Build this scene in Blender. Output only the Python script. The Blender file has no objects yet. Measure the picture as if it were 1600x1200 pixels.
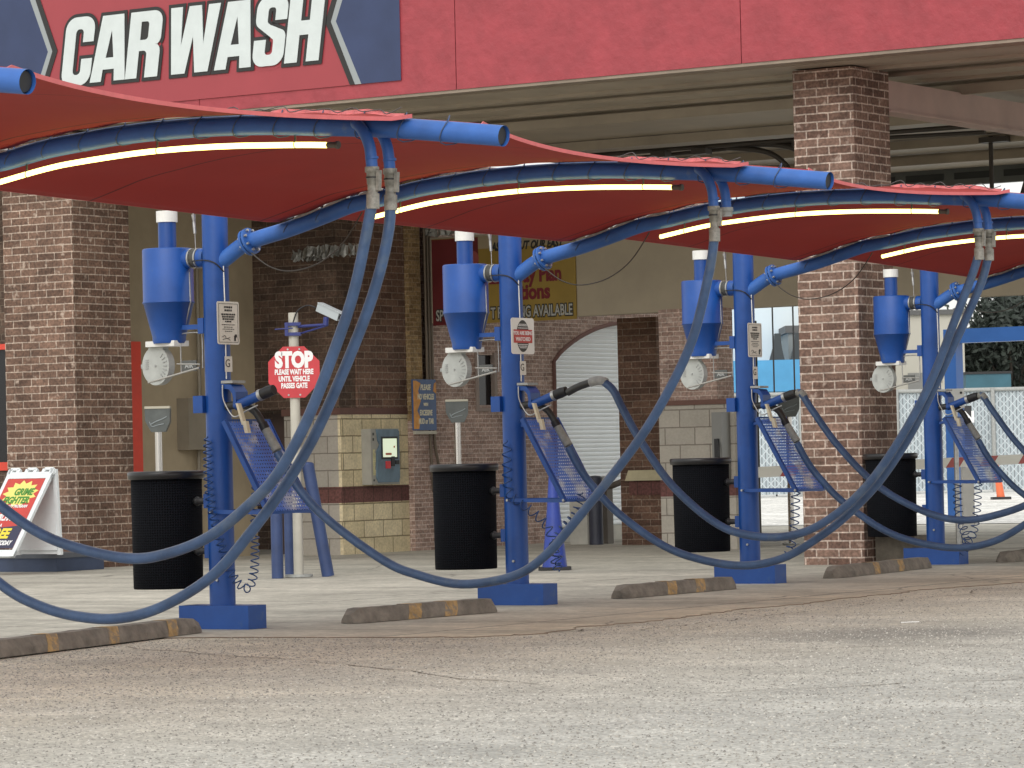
import bpy, math, random
from mathutils import Vector, Matrix
random.seed(7)
D2R = math.radians
col = bpy.context.scene.collection
sc = bpy.context.scene

# ------------------------------------------------------------------ camera
HC = 1.37; FPX = 5550.0
PITCH = math.atan(118/FPX); ROLL = .023
R0 = Vector((1,0,0)); U0 = Vector((0,-math.sin(PITCH),math.cos(PITCH))); FW = Vector((0,math.cos(PITCH),math.sin(PITCH)))
CR = math.cos(ROLL)*R0 - math.sin(ROLL)*U0
CU = math.sin(ROLL)*R0 + math.cos(ROLL)*U0
cam = bpy.data.objects.new('camera', bpy.data.cameras.new('camera')); col.objects.link(cam)
cam.data.sensor_width = 36; cam.data.lens = FPX/1600*36
cam.data.clip_start = .5; cam.data.clip_end = 3000
m = Matrix.Identity(4)
for i in range(3):
    m[i][0] = CR[i]; m[i][1] = CU[i]; m[i][2] = -FW[i]; m[i][3] = (0,0,HC)[i]
cam.matrix_world = m
sc.camera = cam

# ------------------------------------------------------------------ world, sun, exposure
SUN_EL, SUN_AZ = D2R(36), D2R(192)          # azimuth clockwise from +Y: behind the camera, a little to its left
w = bpy.data.worlds.new("World"); sc.world = w; w.use_nodes = True
nt = w.node_tree; bg = nt.nodes['Background']
sky = nt.nodes.new('ShaderNodeTexSky'); sky.sky_type = 'NISHITA'; sky.sun_disc = False
sky.sun_elevation = SUN_EL; sky.sun_rotation = SUN_AZ; sky.dust_density = 4; sky.air_density = 1
hs = nt.nodes.new('ShaderNodeHueSaturation'); hs.inputs['Saturation'].default_value = .22
mx = nt.nodes.new('ShaderNodeMix'); mx.data_type = 'RGBA'; mx.inputs['Factor'].default_value = .55
mx.inputs['B'].default_value = (11.9, 11.9, 11.5, 1)
nt.links.new(sky.outputs[0], hs.inputs['Color']); nt.links.new(hs.outputs[0], mx.inputs['A'])
nt.links.new(mx.outputs['Result'], bg.inputs['Color']); bg.inputs['Strength'].default_value = .13
sun = bpy.data.objects.new('sun', bpy.data.lights.new('sun', 'SUN')); col.objects.link(sun)
sun.data.energy = .85; sun.data.angle = D2R(50); sun.data.color = (1, .96, .9)
sd = Vector((math.sin(SUN_AZ)*math.cos(SUN_EL), math.cos(SUN_AZ)*math.cos(SUN_EL), math.sin(SUN_EL)))
sun.rotation_euler = sd.to_track_quat('Z', 'Y').to_euler()
sc.view_settings.view_transform = 'Standard'; sc.view_settings.look = 'None'
sc.view_settings.exposure = .06; sc.view_settings.gamma = 1

# ------------------------------------------------------------------ frames
TH = D2R(32.9)
U = Vector((math.cos(TH), -math.sin(TH), 0)); RR = Vector((math.sin(TH), math.cos(TH), 0))
B0 = Vector((4.13, 42.15, 0))
def at(x, y, Y):                                     # the point of depth Y seen at a pixel of the photograph
    d = FW + CR*(x-800)/FPX + CU*(600-y)/FPX
    return Vector((0,0,HC)) + d*(Y/d.y)
def ab(a, b, z=0): return B0 + U*a + RR*b + Vector((0,0,z))

# ------------------------------------------------------------------ materials
MATS = {}
def mat(name, base, rough=.6, metal=0, noise=None, bump=None, spec=None, chips=None):
    """noise=(scale, amount, detail)  bump=(scale, strength)"""
    if name in MATS: return MATS[name]
    M = bpy.data.materials.new(name); M.use_nodes = True; MATS[name] = M
    n = M.node_tree.nodes; l = M.node_tree.links; p = n['Principled BSDF']
    p.inputs['Base Color'].default_value = (*base, 1); p.inputs['Roughness'].default_value = rough
    p.inputs['Metallic'].default_value = metal
    if spec is not None: p.inputs['Specular IOR Level'].default_value = spec
    tc = n.new('ShaderNodeTexCoord')
    if noise:
        t = n.new('ShaderNodeTexNoise'); t.inputs['Scale'].default_value = noise[0]; t.inputs['Detail'].default_value = 6
        t.inputs['Roughness'].default_value = .62
        r = n.new('ShaderNodeValToRGB'); a = noise[1]
        r.color_ramp.elements[0].position = .3; r.color_ramp.elements[1].position = .72
        r.color_ramp.elements[0].color = (*[c*(1-a) for c in base], 1)
        r.color_ramp.elements[1].color = (*[min(1, c*(1+a)+.012*a) for c in base], 1)
        l.new(tc.outputs['Object'], t.inputs['Vector']); l.new(t.outputs['Fac'], r.inputs[0]); l.new(r.outputs[0], p.inputs['Base Color'])
        rr_ = n.new('ShaderNodeMapRange'); rr_.inputs[3].default_value = max(.02, rough-.12); rr_.inputs[4].default_value = min(1, rough+.12)
        l.new(t.outputs['Fac'], rr_.inputs[0]); l.new(rr_.outputs[0], p.inputs['Roughness'])
    if chips:                                            # (scale, threshold, colour, amount)
        src = p.inputs['Base Color'].links[0].from_socket
        for sc_, th_, c_, am_ in chips:
            t = n.new('ShaderNodeTexNoise'); t.inputs['Scale'].default_value = sc_; t.inputs['Detail'].default_value = 7; t.inputs['Roughness'].default_value = .7
            q = n.new('ShaderNodeMapRange'); q.inputs[1].default_value = th_; q.inputs[2].default_value = th_+.05; q.inputs[4].default_value = am_
            x = n.new('ShaderNodeMix'); x.data_type = 'RGBA'; x.inputs['B'].default_value = (*c_, 1)
            l.new(tc.outputs['Object'], t.inputs['Vector']); l.new(t.outputs['Fac'], q.inputs[0]); l.new(q.outputs[0], x.inputs['Factor']); l.new(src, x.inputs['A']); src = x.outputs['Result']
        l.new(src, p.inputs['Base Color'])
    if bump:
        t = n.new('ShaderNodeTexNoise'); t.inputs['Scale'].default_value = bump[0]; t.inputs['Detail'].default_value = 5
        b = n.new('ShaderNodeBump'); b.inputs['Strength'].default_value = bump[1]; b.inputs['Distance'].default_value = .02
        l.new(tc.outputs['Object'], t.inputs['Vector']); l.new(t.outputs['Fac'], b.inputs['Height']); l.new(b.outputs[0], p.inputs['Normal'])
    return M

def brick(name, c1, c2, mortar, bw=.305, bh=.1016, ms=.011, dirt=.35, off=.5, rough=.85, pale=None, grain=1.0):
    M = bpy.data.materials.new(name); M.use_nodes = True; MATS[name] = M
    n = M.node_tree.nodes; l = M.node_tree.links; p = n['Principled BSDF']; p.inputs['Roughness'].default_value = rough
    uv = n.new('ShaderNodeUVMap')
    wob = n.new('ShaderNodeTexNoise'); wob.inputs['Scale'].default_value = 9
    wv = n.new('ShaderNodeVectorMath'); wv.operation = 'MULTIPLY_ADD'; wv.inputs[1].default_value = (.012,.012,0)
    l.new(uv.outputs[0], wob.inputs['Vector']); l.new(wob.outputs['Color'], wv.inputs[0]); l.new(uv.outputs[0], wv.inputs[2])
    b = n.new('ShaderNodeTexBrick'); b.offset = off
    b.inputs['Scale'].default_value = 1; b.inputs['Brick Width'].default_value = bw; b.inputs['Row Height'].default_value = bh
    b.inputs['Mortar Size'].default_value = ms*.5; b.inputs['Mortar Smooth'].default_value = .3; b.inputs['Bias'].default_value = -.1
    b.inputs['Color1'].default_value = (*c1,1); b.inputs['Color2'].default_value = (*c2,1); b.inputs['Mortar'].default_value = (*mortar,1)
    l.new(wv.outputs[0], b.inputs['Vector'])
    # blotches and wear
    t = n.new('ShaderNodeTexNoise'); t.inputs['Scale'].default_value = 2.2; t.inputs['Detail'].default_value = 8; t.inputs['Roughness'].default_value = .7
    l.new(uv.outputs[0], t.inputs['Vector'])
    mr = n.new('ShaderNodeMapRange'); mr.inputs[1].default_value = .3; mr.inputs[2].default_value = .7
    mr.inputs[3].default_value = 1-dirt; mr.inputs[4].default_value = 1+dirt
    l.new(t.outputs['Fac'], mr.inputs[0])
    t2 = n.new('ShaderNodeTexNoise'); t2.inputs['Scale'].default_value = 26; t2.inputs['Detail'].default_value = 5
    l.new(uv.outputs[0], t2.inputs['Vector'])
    m2 = n.new('ShaderNodeMapRange'); m2.inputs[1].default_value = .3; m2.inputs[2].default_value = .75; m2.inputs[3].default_value = 1-.32*grain; m2.inputs[4].default_value = 1+.4*grain
    l.new(t2.outputs['Fac'], m2.inputs[0])
    mm = n.new('ShaderNodeMath'); mm.operation = 'MULTIPLY'; l.new(mr.outputs[0], mm.inputs[0]); l.new(m2.outputs[0], mm.inputs[1])
    vm = n.new('ShaderNodeVectorMath'); vm.operation = 'SCALE'; l.new(b.outputs['Color'], vm.inputs[0]); l.new(mm.outputs[0], vm.inputs['Scale'])
    src = vm.outputs[0]
    if pale:
        v = n.new('ShaderNodeTexNoise'); v.inputs['Scale'].default_value = 7; v.inputs['Detail'].default_value = 3
        l.new(uv.outputs[0], v.inputs['Vector'])
        q = n.new('ShaderNodeMapRange'); q.inputs[1].default_value = .62; q.inputs[2].default_value = .74; q.inputs[4].default_value = pale
        l.new(v.outputs['Fac'], q.inputs[0])
        x = n.new('ShaderNodeMix'); x.data_type = 'RGBA'; x.inputs['B'].default_value = (*[min(1,c*1.25) for c in mortar],1)
        l.new(q.outputs[0], x.inputs['Factor']); l.new(src, x.inputs['A']); src = x.outputs['Result']
    l.new(src, p.inputs['Base Color'])
    bp = n.new('ShaderNodeBump'); bp.inputs['Strength'].default_value = .5; bp.inputs['Distance'].default_value = .01; bp.invert = True
    l.new(b.outputs['Fac'], bp.inputs['Height']); 
    bp2 = n.new('ShaderNodeBump'); bp2.inputs['Strength'].default_value = .35; bp2.inputs['Distance'].default_value = .01
    l.new(t2.outputs['Fac'], bp2.inputs['Height']); l.new(bp.outputs[0], bp2.inputs['Normal']); l.new(bp2.outputs[0], p.inputs['Normal'])
    return M

def emit(name, c, s):
    M = bpy.data.materials.new(name); M.use_nodes = True; MATS[name] = M
    p = M.node_tree.nodes['Principled BSDF']; p.inputs['Base Color'].default_value = (*c,1)
    p.inputs['Emission Color'].default_value = (*c,1); p.inputs['Emission Strength'].default_value = s
    return M

BLUE = mat('blue_paint', (.007,.064,.285), .40, noise=(2.5,.2,0), bump=(30,.04), chips=[(5,.62,(.05,.10,.22),.5),(38,.70,(.16,.15,.14),.7)])
BLUE2 = mat('blue_dusty_arm_paint', (.030,.118,.40), .5, noise=(3,.22,0), bump=(18,.08), chips=[(4,.6,(.11,.17,.30),.5),(30,.69,(.20,.20,.20),.7)])
HOSE = mat('blue_hose_rubber', (.048,.095,.20), .36, noise=(5,.25,0), bump=(60,.12), chips=[(3,.58,(.10,.14,.20),.45),(25,.68,(.22,.24,.26),.5)])
BLK = mat('black_rubber', (.015,.015,.017), .5, noise=(12,.3,0))
GREYP = mat('grey_plastic', (.33,.34,.33), .55, noise=(20,.2,0))
STEEL = mat('galvanised_steel', (.45,.45,.44), .35, metal=.8, noise=(14,.25,0))
CHROME = mat('chrome_steel', (.6,.58,.55), .18, metal=1)
WHITE = mat('white_plastic', (.74,.74,.71), .45, noise=(6,.08,0))
CUFF = mat('grey_cuff', (.25,.25,.23), .6, noise=(20,.25,0))
TAN = mat('tan_clip', (.62,.55,.40), .5)
DARKMET = mat('dark_fitting', (.12,.11,.09), .5, metal=.3, noise=(20,.4,0))
TEXTW = mat('white_lettering', (.78,.78,.78), .5)
TEXTK = mat('black_lettering', (.02,.02,.02), .5)
SIGNW = mat('sign_white_face', (.70,.67,.60), .4, noise=(4,.06,0))
RED = mat('sign_red', (.50,.035,.045), .4, noise=(5,.08,0))
NAVY = mat('sign_navy', (.028,.045,.115), .4, noise=(1.2,.18,0))
SILVER = mat('sign_silver', (.30,.33,.34), .4)
LED = emit('led_white', (1,.83,.23), 4.3)

# ------------------------------------------------------------------ mesh builder
class MB:
    def __init__(s): s.v=[]; s.f=[]; s.uv=[]; s.sm=[]
    def face(s, pts, uvs=None, smooth=False):
        i = len(s.v); s.v += [tuple(p) for p in pts]; s.f.append(list(range(i, i+len(pts))))
        s.uv.append(uvs if uvs else [(p[0]+p[1], p[2]) for p in pts]); s.sm.append(smooth)
    def box(s, x0,x1,y0,y1,z0,z1, ox=0, oz=0):
        c = [(x,y,z) for x in (x0,x1) for y in (y0,y1) for z in (z0,z1)]
        F = [((0,1,3,2),'x'),((4,6,7,5),'x'),((0,4,5,1),'y'),((2,3,7,6),'y'),((0,2,6,4),'z'),((1,5,7,3),'z')]
        for idx, ax in F:
            p = [c[k] for k in idx]
            if ax=='x': uv=[(q[1]+ox,q[2]+oz) for q in p]
            elif ax=='y': uv=[(q[0]+ox,q[2]+oz) for q in p]
            else: uv=[(q[0]+ox,q[1]+oz) for q in p]
            s.face(p, uv)
        return s
    def obox(s, o, ex, ey, ez):                         # oriented box: centre o, half vectors
        o,ex,ey,ez = map(Vector,(o,ex,ey,ez))
        c=[o+a*ex+b*ey+d*ez for a in(-1,1) for b in(-1,1) for d in(-1,1)]
        for idx in ((0,1,3,2),(4,6,7,5),(0,4,5,1),(2,3,7,6),(0,2,6,4),(1,5,7,3)):
            s.face([c[k] for k in idx])
        return s
    def tube(s, pts, r, seg=14, caps=True, r1=None):
        pts=[Vector(p) for p in pts]; n=len(pts)
        rs = r if isinstance(r,(list,tuple)) else ([r+(r1-r)*i/(n-1) for i in range(n)] if r1 is not None else [r]*n)
        T=[]
        for i in range(n):
            a=pts[max(0,i-1)]; b=pts[min(n-1,i+1)]; T.append((b-a).normalized())
        up=Vector((0,0,1)) if abs(T[0].z)<.9 else Vector((1,0,0))
        nrm=(up-T[0]*up.dot(T[0])).normalized(); rings=[]; L=0
        for i in range(n):
            nrm=(nrm-T[i]*nrm.dot(T[i])).normalized(); bi=T[i].cross(nrm)
            if i: L+=(pts[i]-pts[i-1]).length
            rings.append(([pts[i]+(nrm*math.cos(2*math.pi*k/seg)+bi*math.sin(2*math.pi*k/seg))*rs[i] for k in range(seg)],L))
        base=len(s.v)
        for ring,_ in rings: s.v += [tuple(p) for p in ring]
        for i in range(n-1):
            for k in range(seg):
                k2=(k+1)%seg
                s.f.append([base+i*seg+k, base+i*seg+k2, base+(i+1)*seg+k2, base+(i+1)*seg+k]); s.sm.append(True)
                u0=k/seg*2*math.pi*rs[i]; u1=(k+1)/seg*2*math.pi*rs[i]
                s.uv.append([(u0,rings[i][1]),(u1,rings[i][1]),(u1,rings[i+1][1]),(u0,rings[i+1][1])])
        if caps:
            s.face(rings[0][0][::-1]); s.face(rings[-1][0])
        return s
    def lathe(s, prof, cx=0, cy=0, seg=32):            # prof [(r,z)...]
        base=len(s.v)
        for r,z in prof:
            for k in range(seg): s.v.append((cx+r*math.cos(2*math.pi*k/seg), cy+r*math.sin(2*math.pi*k/seg), z))
        for i in range(len(prof)-1):
            flat = abs(prof[i][1]-prof[i+1][1])<1e-4
            for k in range(seg):
                k2=(k+1)%seg
                s.f.append([base+i*seg+k, base+i*seg+k2, base+(i+1)*seg+k2, base+(i+1)*seg+k]); s.sm.append(not flat)
                R_=max(prof[i][0],.01); a0=k/seg*2*math.pi*R_; a1=(k+1)/seg*2*math.pi*R_
                s.uv.append([(a0,prof[i][1]),(a1,prof[i][1]),(a1,prof[i+1][1]),(a0,prof[i+1][1])])
        return s
    def prism(s, poly, o, ex, ey, ez, d):              # poly in (ex,ey), extruded by d along ez
        o,ex,ey,ez=map(Vector,(o,ex,ey,ez))
        a=[o+ex*p[0]+ey*p[1] for p in poly]; b=[q+ez*d for q in a]
        s.face(a[::-1],[(p[0],p[1]) for p in poly][::-1]); s.face(b,[(p[0],p[1]) for p in poly]); n=len(poly)
        for i in range(n):
            j=(i+1)%n; s.face([a[i],a[j],b[j],b[i]])
        return s
    def build(s, name, m_, parent=None, bevel=0):
        me=bpy.data.meshes.new(name); me.from_pydata(s.v,[],s.f)
        ul=me.uv_layers.new(name='UVMap'); k=0
        for fi,f in enumerate(s.f):
            for j in range(len(f)): ul.data[k].uv=s.uv[fi][j]; k+=1
        me.polygons.foreach_set('use_smooth', s.sm); me.materials.append(m_)
        me.update(); me.validate()
        o=bpy.data.objects.new(name,me); col.objects.link(o)
        if parent: o.parent=parent
        if bevel:
            b=o.modifiers.new('bevel','BEVEL'); b.width=bevel; b.segments=2; b.limit_method='ANGLE'
        return o
def empty(name, loc, rz=0):
    o=bpy.data.objects.new(name,None); col.objects.link(o); o.location=loc; o.rotation_euler=(0,0,rz); o.empty_display_size=.2; return o
def tag(o, label, cat, group=None, kind=None):
    o['label']=label; o['category']=cat
    if group: o['group']=group
    if kind: o['kind']=kind
    return o
def struct(o): o['kind']='structure'; return o
def copy_tree(o, parent=None, skip=()):
    c=o.copy(); col.objects.link(c); c.parent=parent
    for ch in list(o.children):
        if ch.get('variant') in skip: continue
        copy_tree(ch, c, skip)
    return c
def spl(pts, n=8):                                     # Catmull-Rom through pts
    P=[Vector(p) for p in pts]; out=[]
    for i in range(len(P)-1):
        p0=P[max(0,i-1)];p1=P[i];p2=P[i+1];p3=P[min(len(P)-1,i+2)]
        for k in range(n):
            t=k/n; out.append(.5*((2*p1)+(p2-p0)*t+(2*p0-5*p1+4*p2-p3)*t*t+(-p0+3*p1-3*p2+p3)*t**3))
    out.append(P[-1]); return out
def helix(pts, R, turns, r, seg=5, n=18):
    P=spl(pts, 12); L=[0]
    for i in range(1,len(P)): L.append(L[-1]+(P[i]-P[i-1]).length)
    N=int(turns*n); out=[]
    for k in range(N+1):
        s_=L[-1]*k/N; i=max(j for j in range(len(L)) if L[j]<=s_+1e-9); i=min(i,len(P)-2)
        f=(s_-L[i])/max(1e-9,L[i+1]-L[i]); c=P[i].lerp(P[i+1],f); T=(P[i+1]-P[i]).normalized()
        a=T.cross(Vector((0,1,0))); a=a.normalized() if a.length>.1 else Vector((1,0,0)); b=T.cross(a)
        rad=R*min(1,k/(n*.5),(N-k)/(n*.5)+.02); an=2*math.pi*k/n
        out.append(c+(a*math.cos(an)+b*math.sin(an))*rad)
    return MB().tube(out, r, seg)
def text(s_, size, o, ex, ey, m_, parent, name='lettering', bold=0, sx=1, shear=0, align='CENTER', ext=.0015, spacing=1):
    cu=bpy.data.curves.new('t','FONT'); cu.body=s_; cu.size=size/.73; cu.offset=bold; cu.shear=shear
    cu.align_x=align; cu.extrude=ext; cu.resolution_u=3; cu.space_character=spacing
    ob=bpy.data.objects.new('t',cu); col.objects.link(ob)
    bpy.context.view_layer.update()
    me=bpy.data.meshes.new_from_object(ob.evaluated_get(bpy.context.evaluated_depsgraph_get()))
    bpy.data.objects.remove(ob); bpy.data.curves.remove(cu)
    ex=Vector(ex); ey=Vector(ey); ez=ex.cross(ey); o=Vector(o)
    for v in me.vertices:
        c=v.co.copy(); v.co=o+ex*(c.x*sx)+ey*c.y+ez*c.z
    me.name=name; me.materials.clear(); me.materials.append(m_)
    r=bpy.data.objects.new(name,me); col.objects.link(r); r.parent=parent; return r
def join(objs, name, parent):
    """several lettering meshes become one part"""
    v=[];f=[]
    for o in objs:
        i=len(v); v+=[tuple(x.co) for x in o.data.vertices]; f+=[[i+k for k in p.vertices] for p in o.data.polygons]
    me=bpy.data.meshes.new(name); me.from_pydata(v,[],f); me.materials.append(objs[0].data.materials[0])
    for o in objs: bpy.data.objects.remove(o)
    r=bpy.data.objects.new(name,me); col.objects.link(r); r.parent=parent; return r

# ================================================================== GROUND
def ground_mat(name, ca, cb, dirt=None, fine=45, joints=False, stain=None):
    M=bpy.data.materials.new(name); M.use_nodes=True; n=M.node_tree.nodes; l=M.node_tree.links; p=n['Principled BSDF']
    p.inputs['Roughness'].default_value=.85
    tc=n.new('ShaderNodeTexCoord')
    def noise(sc_,det,ro=.6,vec=None,dist=0):
        t=n.new('ShaderNodeTexNoise'); t.inputs['Scale'].default_value=sc_; t.inputs['Detail'].default_value=det; t.inputs['Roughness'].default_value=ro
        t.inputs['Distortion'].default_value=dist
        l.new(vec or tc.outputs['Object'],t.inputs['Vector']); return t.outputs['Fac']
    def mr(src,a,b,c,d):
        t=n.new('ShaderNodeMapRange'); t.inputs[1].default_value=a; t.inputs[2].default_value=b; t.inputs[3].default_value=c; t.inputs[4].default_value=d
        l.new(src,t.inputs[0]); return t.outputs[0]
    def mix(f,a,b):
        t=n.new('ShaderNodeMix'); t.data_type='RGBA'; l.new(f,t.inputs['Factor'])
        for s_,k in ((a,'A'),(b,'B')):
            if isinstance(s_,tuple): t.inputs[k].default_value=(*s_,1)
            else: l.new(s_,t.inputs[k])
        return t.outputs['Result']
    def mul(src,f):
        t=n.new('ShaderNodeVectorMath'); t.operation='SCALE'; l.new(src,t.inputs[0]); l.new(f,t.inputs['Scale']); return t.outputs[0]
    c=mix(mr(noise(.35,8,.7),.35,.65,0,1),ca,cb)
    sx=n.new('ShaderNodeSeparateXYZ'); l.new(tc.outputs['Object'],sx.inputs[0])
    if dirt:
        d=mr(sx.outputs['X'],dirt[0],dirt[1],1,0)
        w_=n.new('ShaderNodeMath'); w_.operation='MULTIPLY'; l.new(d,w_.inputs[0]); l.new(mr(noise(.8,6,.7),.25,.6,.45,1),w_.inputs[1])
        c=mix(w_.outputs[0],c,dirt[2])
    c=mul(c,mr(noise(.12,3),.3,.7,.9,1.1))
    c=mul(c,mr(noise(1.1,6,.65,dist=.6),.3,.7,.8,1.17))
    f1=noise(fine,3,.7)
    c=mul(c,mr(f1,.32,.68,.55,1.5) if not joints else mr(f1,.32,.68,.86,1.14))
    f2=noise(fine*.28,4,.7)
    c=mul(c,mr(f2,.32,.7,.84,1.16))
    if stain:                                            # old oil patch
        vd=n.new('ShaderNodeVectorMath'); vd.operation='DISTANCE'; vd.inputs[1].default_value=(stain[0],stain[1],0); l.new(tc.outputs['Object'],vd.inputs[0])
        ad=n.new('ShaderNodeMath'); ad.operation='MULTIPLY_ADD'; ad.inputs[1].default_value=1.5; l.new(noise(1.6,6,.7),ad.inputs[0]); l.new(vd.outputs['Value'],ad.inputs[2])
        c=mix(mr(ad.outputs[0],stain[2],stain[2]+.9,.62,0),c,tuple(x*.38 for x in ca))
    # dark oil-like spots and pale flecks
    c=mix(mr(noise(3.1,5,.6),.70,.78,0,.55),c,tuple(x*.35 for x in ca))
    c=mix(mr(noise(17,2,.5),.74,.78,0,.7),c,tuple(min(.8,x*2.1) for x in ca))
    mp=n.new('ShaderNodeMapping'); mp.inputs['Scale'].default_value=(.12,1,1) if joints else (.35,1,1); l.new(tc.outputs['Object'],mp.inputs['Vector'])
    st=noise(1.3,6,.6,vec=mp.outputs[0]); c=mul(c,mr(st,.35,.65,.78 if joints else .86,1.1))
    st2=noise(2.2,3,.5,vec=mp.outputs[0]); c=mix(mr(st2,.62,.75,0,.35),c,tuple(x*.55 for x in ca))
    if joints:
        for ax,per,offs in (('X',4.6,1.2),('Y',4.7,.4)):
            a_=n.new('ShaderNodeMath'); a_.operation='ADD'; l.new(sx.outputs[ax],a_.inputs[0]); a_.inputs[1].default_value=offs+460
            b_=n.new('ShaderNodeMath'); b_.operation='MODULO'; l.new(a_.outputs[0],b_.inputs[0]); b_.inputs[1].default_value=per
            s1=n.new('ShaderNodeMath'); s1.operation='LESS_THAN'; l.new(b_.outputs[0],s1.inputs[0]); s1.inputs[1].default_value=.035
            c=mix(s1.outputs[0],c,tuple(x*.4 for x in ca))
        v=n.new('ShaderNodeTexVoronoi'); v.feature='DISTANCE_TO_EDGE'; v.inputs['Scale'].default_value=.16
        wv=n.new('ShaderNodeVectorMath'); wv.operation='ADD'; nn=n.new('ShaderNodeTexNoise'); nn.inputs['Scale'].default_value=.7; nn.inputs['Detail'].default_value=7
        l.new(tc.outputs['Object'],nn.inputs['Vector']); l.new(tc.outputs['Object'],wv.inputs[0]); l.new(nn.outputs['Color'],wv.inputs[1]); l.new(wv.outputs[0],v.inputs['Vector'])
        c=mix(mr(v.outputs['Distance'],.001,.004,.6,0),c,tuple(x*.3 for x in ca))
    l.new(c,p.inputs['Base Color'])
    b=n.new('ShaderNodeBump'); b.inputs['Strength'].default_value=.6 if not joints else .2; b.inputs['Distance'].default_value=.01
    l.new(f1,b.inputs['Height']); l.new(b.outputs[0],p.inputs['Normal'])
    return M
ASPH=ground_mat('old_asphalt',(.355,.345,.32),(.43,.42,.385),dirt=(4,10,(.575,.52,.415)),fine=30,stain=(7.4,-13.7,1.25))
CONC=ground_mat('stained_concrete',(.41,.39,.335),(.52,.495,.425),dirt=(4.4,1.3,(.62,.53,.39)),fine=20,joints=True)
# the dirt gradient of the slab runs the other way (brown at its outer edge)
def sheet(name, poly, z, m_):
    o=MB(); o.face([(x,y,z) for x,y in poly]); r=o.build(name,m_); r.location=B0; r.rotation_euler=(0,0,-TH); return struct(r)
S_=900
sheet('ground',[(-S_,-S_),(S_,-S_),(S_,S_),(-S_,S_)],0,ASPH)
edge=[(-40,-17.2),(-8,-16.9),(.4,-16.6),(.9,-16.1),(1.25,-15.4),(2.2,-15.05),(3.3,-14.9),(4.2,-14.7),(4.5,-14.2),(4.25,-13.2),(4.35,-12.3),(4.2,-11.2),(4.05,-10.2),(4.15,-9.3),(3.95,-8.2),(4.0,-7.2),(3.85,-6.4),(4.1,-5),(4.15,-3),(4.0,0),(4.1,6),(4,16),(4.2,60)]
fine=[]
for i in range(len(edge)-1):
    for k in range(10):
        t=k/10; j=.0 if i<1 else .05
        fine.append((edge[i][0]*(1-t)+edge[i+1][0]*t+random.uniform(-j,j), edge[i][1]*(1-t)+edge[i+1][1]*t+random.uniform(-j,j)))
fine.append(edge[-1])
sheet('concrete_apron',fine+[(-40,60)],.008,CONC)
# edge riser so that the slab has a visible broken lip
lip=MB()
for i in range(len(fine)-1):
    a,b=fine[i],fine[i+1]; lip.face([(a[0],a[1],.008),(b[0],b[1],.008),(b[0],b[1],-.02),(a[0],a[1],-.02)])
lo=lip.build('concrete_apron_lip',mat('lip_brown',(.20,.15,.11),.95)); lo.location=B0; lo.rotation_euler=(0,0,-TH); struct(lo)
# far yard, same concrete with open daylight painted in as a paler colour
YARD=ground_mat('daylit_yard_concrete',(.62,.61,.57),(.74,.73,.70),fine=8)
sheet('yard_pavement',[(-60,21),(6,21),(60,21),(60,110),(-60,110)],.018,YARD)

# cracks along the slab edge
ck=MB()
def crack(a,b,n=22,wd=.010,j=.1):
    P=[];h=0
    A_=Vector((*a,0));B_=Vector((*b,0)); q0=(B_-A_).normalized(); q0=Vector((-q0.y,q0.x,0))
    for i in range(n+1):
        h=h*.8+random.uniform(-j,j); P.append(A_.lerp(B_,i/n)+q0*h)
    W_=[wd*random.uniform(.2,1.3)*(0 if i in (0,n) else 1) for i in range(n+1)]
    for i in range(n):
        ck.face([P[i]-q0*W_[i],P[i+1]-q0*W_[i+1],P[i+1]+q0*W_[i+1],P[i]+q0*W_[i]])
for a,b in (((1.9,-15.6),(4.6,-15.1)),((4.3,-14.6),(4.5,-12.5)),((4.4,-14.4),(4.55,-13.4)),((4.3,-11.9),(4.25,-10)),((5.1,-13.6),(4.7,-10.4)),((4.8,-10),(4.6,-6)),((4.7,-7),(4.9,-2)),((2,-16.2),(8,-19.5)),((7,-16),(11,-13)),((9,-20),(13,-15.5))):
    crack(a,b,wd=.009,n=26,j=.09)
c_=ck.build('pavement_cracks',mat('crack_brown',(.15,.12,.09),.95,noise=(3,.5,0))); c_.location=B0+Vector((0,0,.004)); c_.rotation_euler=(0,0,-TH); struct(c_)

# loose aggregate standing proud of the old asphalt
import numpy as np
rg=np.random.default_rng(4); NP=120000
ax=rg.uniform(.4,17,NP*3); by=rg.uniform(-32,6,NP*3)
Xw=B0.x+U.x*ax+RR.x*by; Yw=B0.y+U.y*ax+RR.y*by
k_=(Yw>14.5)&(Yw<37)&(np.abs(Xw)<Yw*.152)
ex_=np.interp(by,[e_[1] for e_ in edge[2:]],[e_[0] for e_ in edge[2:]]); k_&=(ax>ex_+.15)
k_&=rg.uniform(0,1,NP*3)<np.clip((38-Yw)/14,.3,1)
ax=ax[k_][:NP];by=by[k_][:NP]; n_=len(ax); r_=rg.uniform(.004,.0125,n_); h_=r_*rg.uniform(.35,.8,n_); an=rg.uniform(0,6.28,n_)
vs=np.zeros((n_,5,3)); 
for q in range(4):
    f_=rg.uniform(.7,1.2,n_); vs[:,q,0]=ax+np.cos(an+q*1.5708)*r_*f_; vs[:,q,1]=by+np.sin(an+q*1.5708)*r_*f_; vs[:,q,2]=-.001
vs[:,4,0]=ax+rg.uniform(-.3,.3,n_)*r_; vs[:,4,1]=by+rg.uniform(-.3,.3,n_)*r_; vs[:,4,2]=h_
idx=np.arange(n_)[:,None,None]*5+np.array([[0,1,4],[1,2,4],[2,3,4],[3,0,4]])[None]
me=bpy.data.meshes.new('asphalt_grit'); me.vertices.add(n_*5); me.vertices.foreach_set('co',vs.reshape(-1)); me.loops.add(n_*12); me.loops.foreach_set('vertex_index',idx.reshape(-1).astype(np.int32))
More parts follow.
